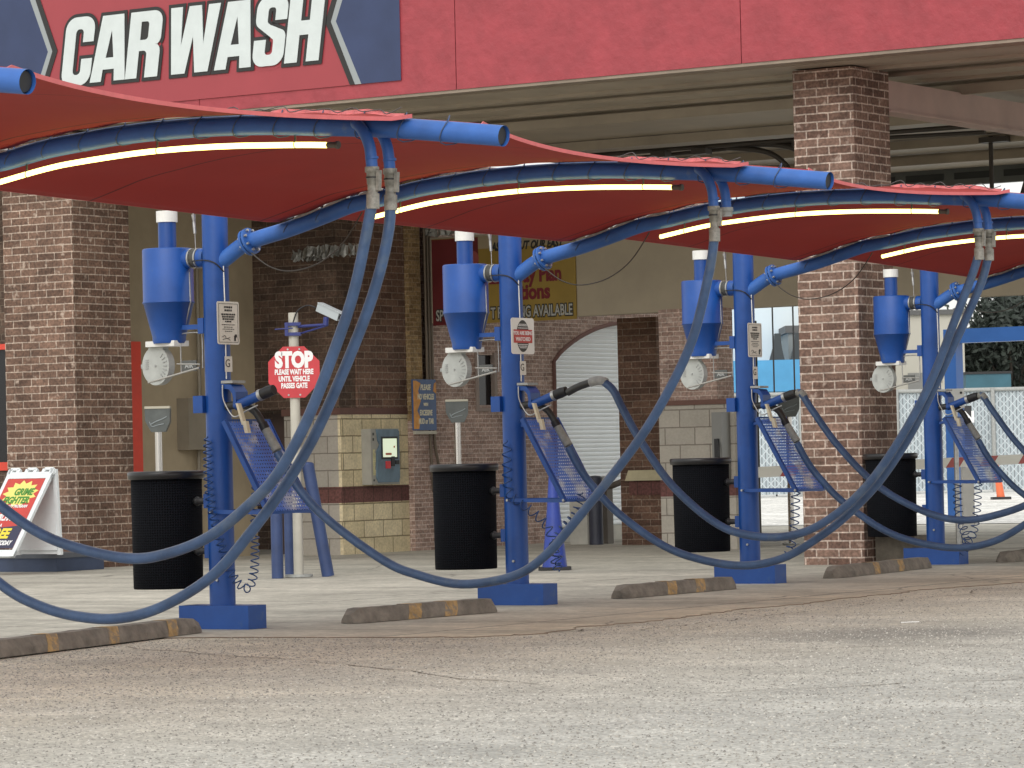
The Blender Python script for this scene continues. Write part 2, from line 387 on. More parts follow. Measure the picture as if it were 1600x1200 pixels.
me.polygons.add(n_*4); me.polygons.foreach_set('loop_start',np.arange(n_*4,dtype=np.int32)*3); me.update(calc_edges=True); me.validate()
GM=bpy.data.materials.new('aggregate_stone'); GM.use_nodes=True; n=GM.node_tree.nodes; l=GM.node_tree.links
g_=n.new('ShaderNodeNewGeometry'); cr_=n.new('ShaderNodeValToRGB'); e0=cr_.color_ramp.elements; e0[0].color=(.18,.17,.155,1); e0[1].color=(.62,.60,.55,1)
q_=e0.new(.45); q_.color=(.34,.32,.285,1); q_=e0.new(.8); q_.color=(.45,.42,.37,1)
l.new(g_.outputs['Random Per Island'],cr_.inputs[0]); l.new(cr_.outputs[0],n['Principled BSDF'].inputs['Base Color']); n['Principled BSDF'].inputs['Roughness'].default_value=.8
me.materials.append(GM); go_=bpy.data.objects.new('asphalt_grit',me); col.objects.link(go_); go_.location=B0; go_.rotation_euler=(0,0,-TH)
tag(go_,'coarse grey and tan aggregate standing out of the worn asphalt','gravel',kind='stuff')

# ================================================================== BUILDING
BR=brick('brown_utility_brick',(.135,.078,.058),(.245,.155,.118),(.48,.39,.33),ms=.020,pale=.6,dirt=.42,grain=1.2)
BRL=brick('brown_brick_pillar_left',(.115,.066,.046),(.20,.12,.085),(.40,.32,.26),ms=.017,pale=.9,dirt=.45,grain=1.3)
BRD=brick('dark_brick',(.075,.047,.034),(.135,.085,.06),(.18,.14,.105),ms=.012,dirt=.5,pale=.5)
BRS=brick('small_brick',(.29,.19,.155),(.45,.325,.275),(.58,.48,.42),bw=.203,bh=.0677,ms=.013,pale=.6)
BRY=brick('warm_lit_brick',(.20,.125,.055),(.36,.25,.12),(.34,.26,.16),bw=.203,bh=.0677,ms=.012,dirt=.5,pale=.6)  # yellow cast paints warm lamp light onto the brick strip
BRP=brick('pier_dark_brick',(.11,.06,.042),(.19,.11,.075),(.26,.20,.155),ms=.015,bw=.305)
CMU=brick('grey_block',(.40,.37,.32),(.44,.405,.35),(.22,.195,.165),bw=.50,bh=.255,ms=.02,dirt=.10,grain=.2)
CMUY=brick('warm_lit_block',(.64,.545,.35),(.74,.645,.44),(.27,.22,.13),bw=.50,bh=.255,ms=.022,dirt=.22,grain=.5)  # split-face block with the glow of unseen tunnel lamps put into its yellow
MAROON=brick('maroon_tile',(.13,.055,.05),(.16,.07,.06),(.07,.035,.03),bw=.25,bh=.5,ms=.014,dirt=.2)
FASC=mat('red_fascia_board',(.335,.050,.064),.6,noise=(2.6,.16,0),bump=(9,.8))
BEIGE=mat('beige_panel',(.42,.36,.265),.7,noise=(.9,.13,0),bump=(3,.1))
SOFF=mat('brown_soffit',(.38,.33,.26),.6,noise=(1.3,.15,0))
SOFFD=mat('dark_gap',(.03,.026,.022),.9)
REDF=mat('red_window_frame',(.74,.07,.04),.45,noise=(3,.1,0))
GLASSD=mat('dark_glass',(.012,.012,.014),.12)
TAUPE=mat('taupe_wall',(.40,.33,.225),.75,noise=(1.2,.15,0),bump=(4,.1))

bld=empty('car_wash_building',B0,-TH)
tag(bld,'car wash building with red fascia over brick pillars','building')
# fascia boards with butt joints
fb=MB(); cuts=[-20,-13.6,-9.52,-5.42,-1.3,2.82,6.9,11]
for i in range(len(cuts)-1): fb.box(cuts[i]+.006,cuts[i+1]-.006,-.36,-.32,6.06,8.9)
fb.build('fascia',FASC,bld)
MB().box(-20,11,-.32,-.2,6.065,8.9).build('fascia_backing',SOFFD,bld)
MB().box(-20,11,-.345,-.08,6.02,6.06).box(-20,11,-.2,.17,6.08,6.12).build('fascia_trim',mat('brown_trim',(.27,.22,.17),.6,noise=(2,.2,0)),bld)
ce=MB(); bs=[.17,1.05,1.95,2.85,3.70,7.0,8.1,10.6,13.4,16]
for i in range(len(bs)-1):
    ce.box(-20 if bs[i+1]<8.2 else -10.4,11,bs[i]+.0,bs[i+1]-.05,6.04+.035*(i%2),6.16)
for b_ in (1.05,1.95,2.85): ce.box(-20,11,b_-.1,b_-.05,6.0,6.04)
for b_ in (3.70,7.0,10.6,13.4): ce.box(-20 if b_<8 else -10.4,11,b_-.16,b_-.06,5.9,6.03)
ce.build('ceiling',SOFF,bld)
MB().box(-20,11,-.19,8.2,6.165,6.5).box(-10.4,11,8.201,16,6.165,6.5).build('roof',SOFFD,bld)  # left open above the arched door, an added gap to let sky light in
MB().box(-10.4,11,16,16.15,5.76,6.5).build('rear_beam',mat('grey_green_beam',(.13,.145,.14),.6,noise=(1,.3,0)),bld)
for k in range(12): MB().box(-10+k*.9,-9.3+k*.9,15.985,15.998,5.86,5.97).build('rear_vent',mat('vent_shade',(.035,.04,.04),.7),bld)
MB().box(-.50,-.28,1.48,15.9,5.56,5.92).box(-.52,-.24,1.48,15.9,5.53,5.558).build('steel_beam',mat('pinkish_beam',(.50,.36,.32),.55,noise=(1.6,.12,0)),bld)
# conduits and hangers under the ceiling
cd=MB(); cd.tube([(-16,8.2,5.95),(3,8.2,5.95)],.035,8).tube([(-9.6,8.5,5.86),(-5.6,8.4,5.93),(-2.2,8.3,5.86)],.03,8)
for a_ in (-9.2,-8.7,-7.6,-6.9,-5.2): cd.box(a_,a_+.25,8.1,8.3,5.84,5.93)
cd.tube(spl([(-6.4,8.3,5.92),(-5.7,8.3,5.8),(-5.4,8.4,5.5),(-5.45,8.4,5.1)]),.04,8)
cd.tube(spl([(-6.0,8.3,5.95),(-5.3,8.3,5.84),(-5.0,8.4,5.5),(-5.05,8.4,5.1)]),.04,8)
cd.build('ceiling_conduit',mat('dark_pipe',(.05,.042,.035),.5),bld)
hg=MB(); hg.tube([(-3.1,10.4,6.0),(-3.1,10.4,4.6)],.035,8).box(-3.25,-2.8,10.3,10.5,5.9,5.98)
hg.tube([(-2.4,10.4,5.75),(-2.75,10.4,4.7)],.035,8).box(1.0,1.4,10.3,10.5,5.88,5.98)
hg.build('hanger_rod',MATS['dark_pipe'],bld)
# pillars
def part(name,m_,bxs,label=None,bevel=0,parent=None):
    o=MB()
    for b_ in bxs: o.box(*b_)
    r=o.build(name,m_,parent or bld,bevel)
    if label: r['label']=label
    return r
part('brick_pillar',BR,[(-1.09,-.27,.53,1.48,.0,6.02)],'brown brick pillar with pale mortar')
part('brick_pillar',BRL,[(-13.28,-12.03,-.02,1.2,0,6.02)],'darker brick pillar with white mortar smears')
part('brick_pillar',BRP,[(-9.10,-8.40,9.5,10.3,0,3.52)],'dark slim brick pier')
o=MB(); o.prism([(-.16,0),(0,0),(0,.16),(-.05,.16)],(-8.93,9.5,1.0),(0,1,0),(0,0,1),(1,0,0),.66); o.build('stone_ledge',mat('cream_stone',(.55,.50,.33),.8,noise=(5,.15,0)),bld)
part('pillar_base',MAROON,[(-8.9,-8.3,9.42,9.5,.78,1.0)]); part('pillar_base',BRP,[(-8.88,-8.32,9.44,9.5,0,.78)])
part('footing',mat('rough_concrete',(.20,.175,.14),.9,noise=(6,.3,0),bump=(12,.4)),[(-.25,.27,.78,1.42,0,.34)],bevel=.02)
# island wall behind the third post
part('block_wall',CMU,[(-6.85,-5.60,6.9,7.5,0,.78),(-6.85,-5.60,6.9,7.5,1.02,2.1)],'short island wall of grey block')
part('tile_band',MAROON,[(-6.85,-5.60,6.897,7.5,.78,1.02)]); part('wall_cap',mat('brown_cap',(.14,.07,.055),.7,noise=(3,.2,0)),[(-6.87,-5.58,6.87,7.5,2.1,2.17)])
part('brick_wall',BRS,[(-6.85,-5.90,6.95,7.45,2.17,3.5)])
MB().box(-11.4-.31,-11.401,16.3,16.5,0,6.02).build('wall_end',BRS,bld)
# tower with the pay station
part('block_wall',CMU,[(-12.55,-11.56,5.45,7.2,0,.78),(-12.55,-11.56,5.45,7.2,1.02,2.1)],'grey block wall left of the pay station')
part('warm_lit_block_face',CMUY,[(-11.56,-11.5,5.45,7.2,0,.78),(-11.56,-11.5,5.45,7.2,1.02,2.1)],'split-face block around the pay station with painted warm light')
part('tile_band',MAROON,[(-12.55,-11.495,5.445,7.19,.78,1.02)]); part('wall_cap',MATS['brown_cap'],[(-12.58,-11.49,5.42,7.2,2.1,2.2)])
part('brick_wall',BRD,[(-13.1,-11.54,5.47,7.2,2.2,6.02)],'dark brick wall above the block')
part('brick_wall',BRP,[(-11.54,-11.50,5.9,7.2,2.2,6.02)])  # lighter brick skin paints the modest light on this side of the tower
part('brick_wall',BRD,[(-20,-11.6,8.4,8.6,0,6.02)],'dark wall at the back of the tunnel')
part('side_door',mat('brown_door',(.075,.045,.035),.6,noise=(2,.2,0)),[(-13.1,-12.56,5.9,5.95,0,2.15)])
# pier with painted warm light and conduits, long side wall and arched door
part('brick_pier',BRY,[(-11.56,-11.42,7.2,7.52,2.0,6.02)],'brick strip with warm light painted into its colour'); part('brick_pier',BRS,[(-11.56,-11.40,7.2,7.66,0,2.0)])
cc=MB()
for b_ in (7.56,7.64,7.71): cc.tube([(-11.36,b_,2.6),(-11.36,b_,5.9)],.022,8)
cc.tube(spl([(-11.36,7.6,1.9),(-11.36,7.62,1.4),(-11.36,7.66,.9)]),.022,8).tube(spl([(-11.36,7.7,1.9),(-11.36,7.76,1.5),(-11.36,7.9,1.1),(-11.36,7.92,.9)]),.022,8)
cc.build('wall_conduit',mat('brown_conduit',(.14,.11,.08),.5,metal=.3),bld)
# wall with arched opening (polygon around the arch), plane a=-11.4, opening b 11.27..15.9
bL,bR_,zs,zt=11.27,15.95,2.95,3.62; arc=[]
for k in range(25):
    t=k/24; arc.append((bL+(bR_-bL)*t, zs+(zt-zs)*math.sin(math.pi*t)**.75))
wl=MB(); X=-11.4
def wq(pts): wl.face([(X,b_,z_) for b_,z_ in pts],[(b_,z_) for b_,z_ in pts])
wq([(7.66,0),(9.02,0),(9.02,6.02),(7.66,6.02)]); wq([(9.02,0),(9.48,0),(9.48,2.24),(9.02,2.24)]); wq([(9.02,3.03),(9.48,3.03),(9.48,6.02),(9.02,6.02)])
wq([(9.48,0),(bL,0),(bL,6.02),(9.48,6.02)]); wq([(bR_,0),(16.5,0),(16.5,6.02),(bR_,6.02)])
for k in range(24): wq([arc[k],arc[k+1],(arc[k+1][0],6.02),(arc[k][0],6.02)])
for k in range(24):  # reveal
    wl.face([(X,*arc[k]),(X,*arc[k+1]),(X-.3,*arc[k+1]),(X-.3,*arc[k])])
wl.face([(X,bL,0),(X,bL,zs),(X-.3,bL,zs),(X-.3,bL,0)]); wl.face([(X-.31,7.3,0),(X-.31,bL,0),(X-.31,bL,6),(X-.31,7.3,6)])
wl.build('brick_wall',BRS,bld)['label']='long side wall of weathered small brick with the arched opening'
fr=MB(); path=[(X+.015,bL,.24),(X+.015,bL,1.5)]+[(X+.015,p[0],p[1]) for p in arc]
fr.tube(path,.035,6); fr.build('door_frame',mat('dull_red_trim',(.17,.085,.07),.7),bld)
dr=MB(); n_=int((3.7-.24)/.072)
for k in range(n_):
    z0=.24+k*.072
    prof=[(0,z0),(.018,z0+.012),(.022,z0+.036),(.014,z0+.058),(-.010,z0+.068),(-.010,z0+.072)]
    for i in range(5):
        (xa,za),(xb,zb)=prof[i],prof[i+1]
        dr.face([(X-.12+xa,bL,za),(X-.12+xa,bR_,za),(X-.12+xb,bR_,zb),(X-.12+xb,bL,zb)],smooth=False)
dr.build('roller_door',mat('white_slat_metal',(.86,.90,.92),.4,noise=(.8,.06,0)),bld)
part('door_sill',mat('pale_sill',(.5,.49,.44),.8,noise=(3,.2,0)),[(X-.2,X+.06,bL,bR_,.0,.24)])
part('window',GLASSD,[(X-.08,X-.06,9.02,9.48,2.24,3.03)]); 
part('window_frame',mat('grey_brick_frame',(.30,.24,.21),.7),[(X-.05,X+.03,8.95,9.02,2.2,3.07),(X-.05,X+.03,9.48,9.55,2.2,3.07),(X-.05,X+.03,8.95,9.55,2.14,2.2)])
# header beam
part('header_wall',BEIGE,[(-11.38,10,7.7,7.95,3.5,4.82)],'beige header panel over the driveway')
random.seed(3)
for (a0,a1,bb,z0,z1) in ((-11.35,-9.6,7.6,4.83,5.02),(-12.3,-11.6,5.38,4.42,4.58),(-12.0,-11.0,5.3,4.45,4.62)):
    foil=MB(); n=26; top=[];bot=[]
    for k in range(n+1):
        a_=a0+(a1-a0)*k/n; top.append((a_,bb+random.uniform(-.05,.05),z1+random.uniform(-.03,.03))); bot.append((a_,bb+random.uniform(-.06,.04),z0+random.uniform(-.03,.03)))
    for k in range(n):
        mid0=tuple((x+y)/2+random.uniform(-.03,.03) for x,y in zip(top[k],bot[k])); mid1=tuple((x+y)/2 for x,y in zip(top[k+1],bot[k+1]))
        foil.face([bot[k],bot[k+1],mid1,mid0]); foil.face([mid0,mid1,top[k+1],top[k]])
    foil.build('foil_insulation',mat('crumpled_foil',(.30,.30,.28),.45,metal=.6,noise=(14,.4,0)),bld)
# taupe wall behind the first post with red frame and boxes
part('side_wall',TAUPE,[(-13.3,-13.1,1.2,5.47,0,6.02)],'dim beige wall behind the first post')
part('red_frame',REDF,[(-13.1,-13.0,2.26,2.62,1.5,3.2),(-13.1,-13.0,2.20,2.62,.25,1.5)]); part('doorway',GLASSD,[(-13.1,-13.05,1.3,2.25,.1,3.2)])
part('electrical_box',mat('taupe_metal',(.24,.21,.16),.5,noise=(3,.12,0)),[(-13.1,-12.88,3.55,4.15,1.62,2.38),(-13.1,-12.92,4.2,4.5,1.75,2.3)],bevel=.01)
o=MB(); o.tube([(-13.02,4.0,2.38),(-13.02,4.0,4.4)],.03,8).tube([(-13.02,3.95,.05),(-13.02,3.95,1.62)],.03,8).tube([(-13.02,4.35,.6),(-13.02,4.35,1.75)],.025,8); o.build('wall_conduit',MATS['taupe_metal'],bld)
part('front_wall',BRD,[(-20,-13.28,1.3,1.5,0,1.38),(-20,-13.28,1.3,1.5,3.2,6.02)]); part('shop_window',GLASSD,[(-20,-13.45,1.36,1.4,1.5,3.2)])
part('red_frame',REDF,[(-20,-13.28,1.27,1.36,1.38,1.5),(-20,-13.28,1.27,1.36,3.12,3.2),(-13.45,-13.29,1.27,1.36,1.5,3.12)])

# ---------------------------------------------------------------- car wash sign on the fascia
sg=empty('car_wash_sign',ab(-9.67,-.36,6.24),-TH)
tag(sg,'large CAR WASH sign panel with white italic letters and navy ends on the red fascia','sign')
SX=9.67
o=MB(); o.box(-3.42,3.42,-.018,-.001,0,1.72); o.build('sign_board',mat('sign_red_board',(.33,.048,.060),.42,noise=(1.5,.05,0)),sg)
def poly_obj(loops_list, y, m_, name, thick=.006):
    """filled 2D shapes; loops_list = [[outer, hole, ...], ...]"""
    cu=bpy.data.curves.new('c','CURVE'); cu.dimensions='2D'; cu.fill_mode='BOTH'; cu.extrude=thick/2
    for loops in loops_list:
        for lp in loops:
            s_=cu.splines.new('POLY'); s_.points.add(len(lp)-1)
            for i,(x_,z_) in enumerate(lp): s_.points[i].co=(x_,z_,0,1)
            s_.use_cyclic_u=True
    ob=bpy.data.objects.new('c',cu); col.objects.link(ob); bpy.context.view_layer.update()
    me=bpy.data.meshes.new_from_object(ob.evaluated_get(bpy.context.evaluated_depsgraph_get()))
    bpy.data.objects.remove(ob); bpy.data.curves.remove(cu)
    for v in me.vertices: v.co=Vector((v.co.x, y+v.co.z, v.co.y))
    me.name=name; me.materials.clear(); me.materials.append(m_)
    r=bpy.data.objects.new(name,me); col.objects.link(r); r.parent=sg; return r
navy=[[(3.419,.001),(2.80,.001),(2.42,.84),(2.78,1.719),(3.419,1.719)]]
navyL=[[(-x_,z_) for x_,z_ in navy[0]][::-1]]
poly_obj([navy],-.021,NAVY,'emblem_field'); poly_obj([navyL],-.021,NAVY,'emblem_field')
st=[[(2.66,.001),(2.80,.001),(2.42,.84),(2.78,1.719),(2.64,1.719),(2.30,.84)]]
st2=[[(-x_,z_) for x_,z_ in st[0]][::-1]]
poly_obj([[[(2.62,.001),(2.70,.001),(2.34,.84),(2.68,1.719),(2.60,1.719),(2.25,.84)]]],-.026,TEXTK,'emblem_outline')
poly_obj([[[(-x_,z_) for x_,z_ in [(2.62,.001),(2.70,.001),(2.34,.84),(2.68,1.719),(2.60,1.719),(2.25,.84)]][::-1]]],-.026,TEXTK,'emblem_outline')
poly_obj([st],-.023,SILVER,'emblem_border'); poly_obj([st2],-.023,SILVER,'emblem_border')
H=.88
def arcp(cx,cy,r,a0,a1,n=7): return [(cx+r*math.cos(D2R(a0+(a1-a0)*k/n)),cy+r*math.sin(D2R(a0+(a1-a0)*k/n))) for k in range(n+1)]
def gC(w=.50,t=.18):
    return [[(w,.33)]+arcp(w-.17,.15,.17,0,-90)+arcp(.17,.15,.17,-90,-180)+arcp(.17,H-.15,.17,180,90)+arcp(w-.17,H-.15,.17,90,0)+[(w,.56),(w-t,.56)]+arcp(w-t-.06,H-.20,.06,0,90)+arcp(t+.06,H-.20,.06,90,180)+arcp(t+.06,.18,.06,180,270)+arcp(w-t-.06,.18,.06,270,360)+[(w-t,.33)]]
def gA(w=.60):
    return [[(0,0),(.185,0),(.20,.16),(w-.20,.16),(w-.185,0),(w,0),(w-.12,H),(.12,H)],[(.228,.31),(w-.228,.31),(w/2,.68)]]
def gR(w=.545,t=.19):
    return [[(0,0),(t,0),(t,.36),(.25,.36)]+arcp(.27,.30,.06,90,0)+[(.33,0),(w,0),(w,.30)]+arcp(w-.11,.33,.11,0,70)+arcp(w-.11,.53,.11,-70,0)+arcp(w-.15,H-.15,.15,0,90)+[(0,H)],[(t,.50),(.28,.50)]+arcp(.28,.55,.05,-90,0)+arcp(.28,.70,.05,0,90)+[(t,.75)]]
def gW(w=.825):
    return [[(0,H),(.19,H),(.225,.36),(.31,H),(.51,H),(.60,.36),(.635,H),(w,H),(.715,0),(.50,0),(.415,.48),(.33,0),(.11,0)]]
def gS(w=.50,t=.185):
    return [[(w,.58)]+arcp(w-.16,H-.15,.16,0,90)+arcp(.16,H-.15,.16,90,180)+arcp(.12,.60,.12,180,235)+[(w-t-.05,.36)]+arcp(w-t-.05,.30,.05,80,0)+arcp(w-t-.05,.18,.05,0,-90)+arcp(t+.05,.18,.05,270,180)+[(t,.33),(0,.33)]+arcp(.16,.15,.16,180,270)+arcp(w-.16,.15,.16,270,360)+arcp(w-.12,.34,.12,0,55)+[(t+.05,.52)]+arcp(t+.05,.58,.05,250,180)+arcp(t+.05,H-.18,.05,180,90)+arcp(w-t-.05,H-.18,.05,90,0)+[(w-t,.58)]]
def gH(w=.55,t=.20):
    return [[(0,0),(t,0),(t,.35),(w-t,.35),(w-t,0),(w,0),(w,H),(w-t,H),(w-t,.53),(t,.53),(t,H),(0,H)]]
def area(p): return .5*sum(p[i][0]*p[(i+1)%len(p)][1]-p[(i+1)%len(p)][0]*p[i][1] for i in range(len(p)))
def grow(p,d,hole=False):
    q=[p[0]]
    for x in p[1:]:
        if (x[0]-q[-1][0])**2+(x[1]-q[-1][1])**2>1e-7: q.append(x)
    if (q[0][0]-q[-1][0])**2+(q[0][1]-q[-1][1])**2<1e-7: q.pop()
    s_=1 if area(q)>0 else -1; n=len(q); out=[]
    if hole: d=-d
    for i in range(n):
        a=Vector(q[i-1]);b=Vector(q[i]);c=Vector(q[(i+1)%n]); e1=(b-a).normalized(); e2=(c-b).normalized()
        n1=Vector((e1.y,-e1.x))*s_; n2=Vector((e2.y,-e2.x))*s_; k=(n1+n2)
        k=k/max(.45,k.dot(n1)) if k.length>.01 else n1
        out.append((b.x+k.x*d,b.y+k.y*d))
    return out
def place(g,x0,sh=.155):
    q=[grow(lp,.003,k>0) for k,lp in enumerate(g)]
    return [[(x0+SX+x_+sh*z_, z_+.36) for x_,z_ in lp] for lp in q]
GL=[(gC(),-11.86),(gA(),-11.35),(gR(),-10.74),(gW(),-10.06),(gA(),-9.23),(gS(),-8.61),(gH(),-8.08)]
for idx,(g,x0) in enumerate(GL):
    # black keyline sits under each white letter
    gg=place(g,x0); back=[grow(gg[0],.048)]+[grow(h_,.03,True) for h_ in gg[1:] if False]
    poly_obj([back],-.030-.0006*idx,TEXTK,'letter_keyline',.004)
for g,x0 in GL: poly_obj([place(g,x0)],-.040,mat('pale_letter_vinyl',(.60,.66,.66),.45,noise=(6,.05,0)),'letter',.008)

# ================================================================== VACUUM STATIONS
ARM=[(.0,3.05),(.12,3.12),(.35,3.235),(.76,3.32),(1.09,3.385),(1.44,3.49),(1.74,3.525),(2.06,3.575),(2.40,3.605),(2.8,3.63),(3.35,3.635),(3.9,3.615),(4.4,3.575),(4.9,3.53),(5.3,3.48),(5.83,3.41)]
ARM[4]=(1.09,3.40); 
def armz(d):
    for i in range(len(ARM)-1):
        if ARM[i][0]<=d<=ARM[i+1][0]:
            t=(d-ARM[i][0])/(ARM[i+1][0]-ARM[i][0]); return ARM[i][1]*(1-t)+ARM[i+1][1]*t
    return ARM[-1][1]
MAST={-1:(-7.40,21.77),0:(-4.91,25.52),1:(-2.47,29.85),2:(.01,33.35),3:(2.47,37.5),4:(5.0,42.3)}
K=.544/.84
def bendw(pts,w0,w1):                                  # pts (d,z) measured in the arm plane -> moved sideways to w
    n=len(pts); out=[]
    for i,(d,z) in enumerate(pts):
        w_=w0+(w1-w0)*i/(n-1); out.append((d-K*w_,w_,z))
    return out
# perforated tray material
def perf(name, base, pitch, rad, worn=True):
    M=bpy.data.materials.new(name); M.use_nodes=True; n=M.node_tree.nodes; l=M.node_tree.links; p=n['Principled BSDF']
    uv=n.new('ShaderNodeUVMap'); s1=n.new('ShaderNodeVectorMath'); s1.operation='SCALE'; s1.inputs['Scale'].default_value=1/pitch; l.new(uv.outputs[0],s1.inputs[0])
    fr=n.new('ShaderNodeVectorMath'); fr.operation='FRACTION'; l.new(s1.outputs[0],fr.inputs[0])
    sb=n.new('ShaderNodeVectorMath'); sb.operation='SUBTRACT'; sb.inputs[1].default_value=(.5,.5,0); l.new(fr.outputs[0],sb.inputs[0])
    mu=n.new('ShaderNodeVectorMath'); mu.operation='MULTIPLY'; mu.inputs[1].default_value=(1,1,0); l.new(sb.outputs[0],mu.inputs[0])
    ln=n.new('ShaderNodeVectorMath'); ln.operation='LENGTH'; l.new(mu.outputs[0],ln.inputs[0])
    gt=n.new('ShaderNodeMath'); gt.operation='GREATER_THAN'; gt.inputs[1].default_value=rad; l.new(ln.outputs['Value'],gt.inputs[0])
    l.new(gt.outputs[0],p.inputs['Alpha'])
    t=n.new('ShaderNodeTexNoise'); t.inputs['Scale'].default_value=4; t.inputs['Detail'].default_value=7; l.new(uv.outputs[0],t.inputs['Vector'])
    mr=n.new('ShaderNodeMapRange'); mr.inputs[1].default_value=.5; mr.inputs[2].default_value=.62; mr.inputs[4].default_value=.8 if worn else 0; l.new(t.outputs['Fac'],mr.inputs[0])
    mx_=n.new('ShaderNodeMix'); mx_.data_type='RGBA'; mx_.inputs['A'].default_value=(*base,1); mx_.inputs['B'].default_value=(.60,.62,.66,1); l.new(mr.outputs[0],mx_.inputs['Factor'])
    l.new(mx_.outputs['Result'],p.inputs['Base Color']); p.inputs['Roughness'].default_value=.35; p.inputs['Metallic'].default_value=0
    return M
PERF=perf('blue_perforated_steel',(.10,.20,.60),.034,.22)
COIL=mat('coil_hose_blue',(.014,.055,.18),.35)

def make_station():
    s=empty('vacuum_station',(0,0,0))
    MB().box(-.37,.36,-.125,.125,0,.205).build('base_block',BLUE,s,bevel=.008)
    o=MB(); o.tube([(0,0,.2),(0,0,3.72)],.109,28)
    o.build('mast',BLUE,s)
    MB().tube([(.03,-.10,.42),(.035,-.125,.42)],.012,8).build('bolt',STEEL,s)
    MB().tube([(.0,-.10,.99),(.0,-.155,.99)],.012,8).build('bolt',STEEL,s)
    # arm with flange
    P=spl([(d,0,z) for d,z in ARM],6)
    a=MB(); a.tube(P,.067,20,caps=False).build('arm',BLUE2,s)
    ce_=MB(); e=P[-1]; T=(P[-1]-P[-2]).normalized(); ce_.tube([e-T*.03,e-T*.02],.057,16); ce_.build('arm_end_cap',BLK,s)
    fl=MB(); q=Vector((.36,0,3.24)); d_=Vector((.33,0,.12)).normalized()
    fl.tube([q-d_*.028,q-d_*.006],.115,24).tube([q+d_*.006,q+d_*.028],.115,24)
    fo=fl.build('flange',BLUE2,s)
    n1=Vector((0,1,0)); n2=d_.cross(n1)
    for k in range(8):
        an=math.pi/8+k*math.pi/4; c=q+(n1*math.cos(an)+n2*math.sin(an))*.092
        MB().tube([c-d_*.045,c+d_*.05],.012,6).build('flange_bolt',STEEL,fo)
    # led tube under the arm
    L=[(1.64,3.375),(2.06,3.44),(2.37,3.47),(2.98,3.50),(3.58,3.495),(4.17,3.465),(4.46,3.445)]
    lp=spl([(d,0,z) for d,z in L],5); MB().tube(lp,.019,10).build('led_tube',LED,s)
    for d in (1.9,3.05,4.2):
        lc=MB()
        z=min(lp,key=lambda v:abs(v.x-d)).z
        lc.tube([(d,0,z+.018),(d,0,armz(d)-.05)],.008,6)
        for k in range(8):
            an0=2*math.pi*k/8; an1=2*math.pi*(k+1)/8
            lc.tube([(d,.021*math.cos(an0),z+.021*math.sin(an0)),(d,.021*math.cos(an1),z+.021*math.sin(an1))],.004,4)
        lc.build('led_clip',DARKMET,s)
    MB().tube([lp[-1],lp[-1]+Vector((.07,0,-.004))],.02,10).tube([lp[-1]+Vector((.07,0,-.004)),lp[-1]+Vector((.09,0,-.005))],.026,10).build('led_end_socket',DARKMET,s)
    # goosenecks, couplers
    for w_,va in ((-.1,'A'),(.1,'B')):
        dd=4.88
        g=MB().tube(spl([(dd-.16,w_*.35,3.555),(dd-.13,w_*.8,3.56),(dd-.06,w_,3.50),(dd-.015,w_,3.40),(dd,w_,3.26)],6),.038,14,caps=False)
        g.tube([(dd-.001,w_,3.335),(dd,w_,3.32)],.044,14)
        go=g.build('gooseneck',BLUE2,s)
        if va=='A':
            pass
    # lower hose and its bent nozzle
    nz=MB().tube(spl([(.10,-.02,1.87),(.25,.0,1.88),(.36,.03,1.82),(.43,.05,1.70)],6),[.036]*6+[.034]*6+[.032]*7,12); no=nz.build('nozzle',mat('worn_black_plastic',(.035,.035,.033),.35),s)
    MB().tube([(.42,.05,1.72),(.445,.055,1.67)],.04,12).build('nozzle_ring',BLK,no)
    MB().tube([(.435,.055,1.69),(.56-K*.0,.06,1.49)],.036,12,r1=.042).build('nozzle_cuff',CUFF,no)
    # holder
    h=MB(); prof=[(.10,2.06),(.20,2.05),(.245,1.99),(.25,1.90),(.24,1.86),(.215,1.86),(.22,1.92),(.21,1.975),(.18,2.01),(.10,2.02)]
    h.prism(prof,(0,.085,0),(1,0,0),(0,0,1),(0,-1,0),.17); ho=h.build('nozzle_holder',BLUE,s)
    MB().box(.10,.22,-.09,.09,2.062,2.085).build('holder_plate',GREYP,ho,bevel=.004)
    wr=MB().tube(spl([(.12,-.095,2.05),(.13,-.1,1.93),(.20,-.1,1.81),(.26,-.1,1.78),(.36,-.08,1.83),(.45,-.05,1.87)],5),.007,6); wr.build('holder_wire',STEEL,ho)
    # upper nozzle
    un=MB().tube([(.22,-.05,1.87),(.50-.02,-.05,1.955)],.038,14,r1=.044); uo=un.build('nozzle',BLUE,s)
    MB().tube([(.47,-.05,1.952),(.50,-.05,1.961)],.05,14).build('nozzle_ring',STEEL,uo)
    MB().tube([(.50,-.05,1.961),(.56,-.05,1.98),(.62,-.05,1.995)],[.047,.05,.043],14).build('nozzle_cuff',BLK,uo)
    # tray
    tr=MB(); a0=Vector((.30,-.3,1.75)); a1=Vector((.74,-.3,.98)); ww=Vector((0,.6,0)); Lt=(a1-a0).length
    tr.face([a0,a1,a1+ww,a0+ww],[(0,0),(0,Lt),(.6,Lt),(.6,0)])
    to=tr.build('mat_tray',PERF,s)
    sl=(a1-a0).normalized(); nn=Vector((sl.z,0,-sl.x))*-1
    rl=MB(); 
    for yy in (-.3,.3): rl.obox((a0+a1)/2+Vector((0,yy+.3,0))+nn*-.012,sl*Lt/2,(0,.022 if yy<0 else .008,0),nn*.02)
    rl.obox(a1+Vector((0,.3,0)),(.012,0,0),(0,.3,0),(0,0,.012)); rl.obox(a0+Vector((0,.3,0)),(.008,0,0),(0,.3,0),(0,0,.008))
    rl.build('tray_frame',BLUE,to)
    for sgn in (-1,1):
        MB().obox((.365,sgn*.2,.985),Vector((.365,sgn*.09,-.005)),(0,.004,0),(0,0,.017)).build('tray_brace',BLUE,s)
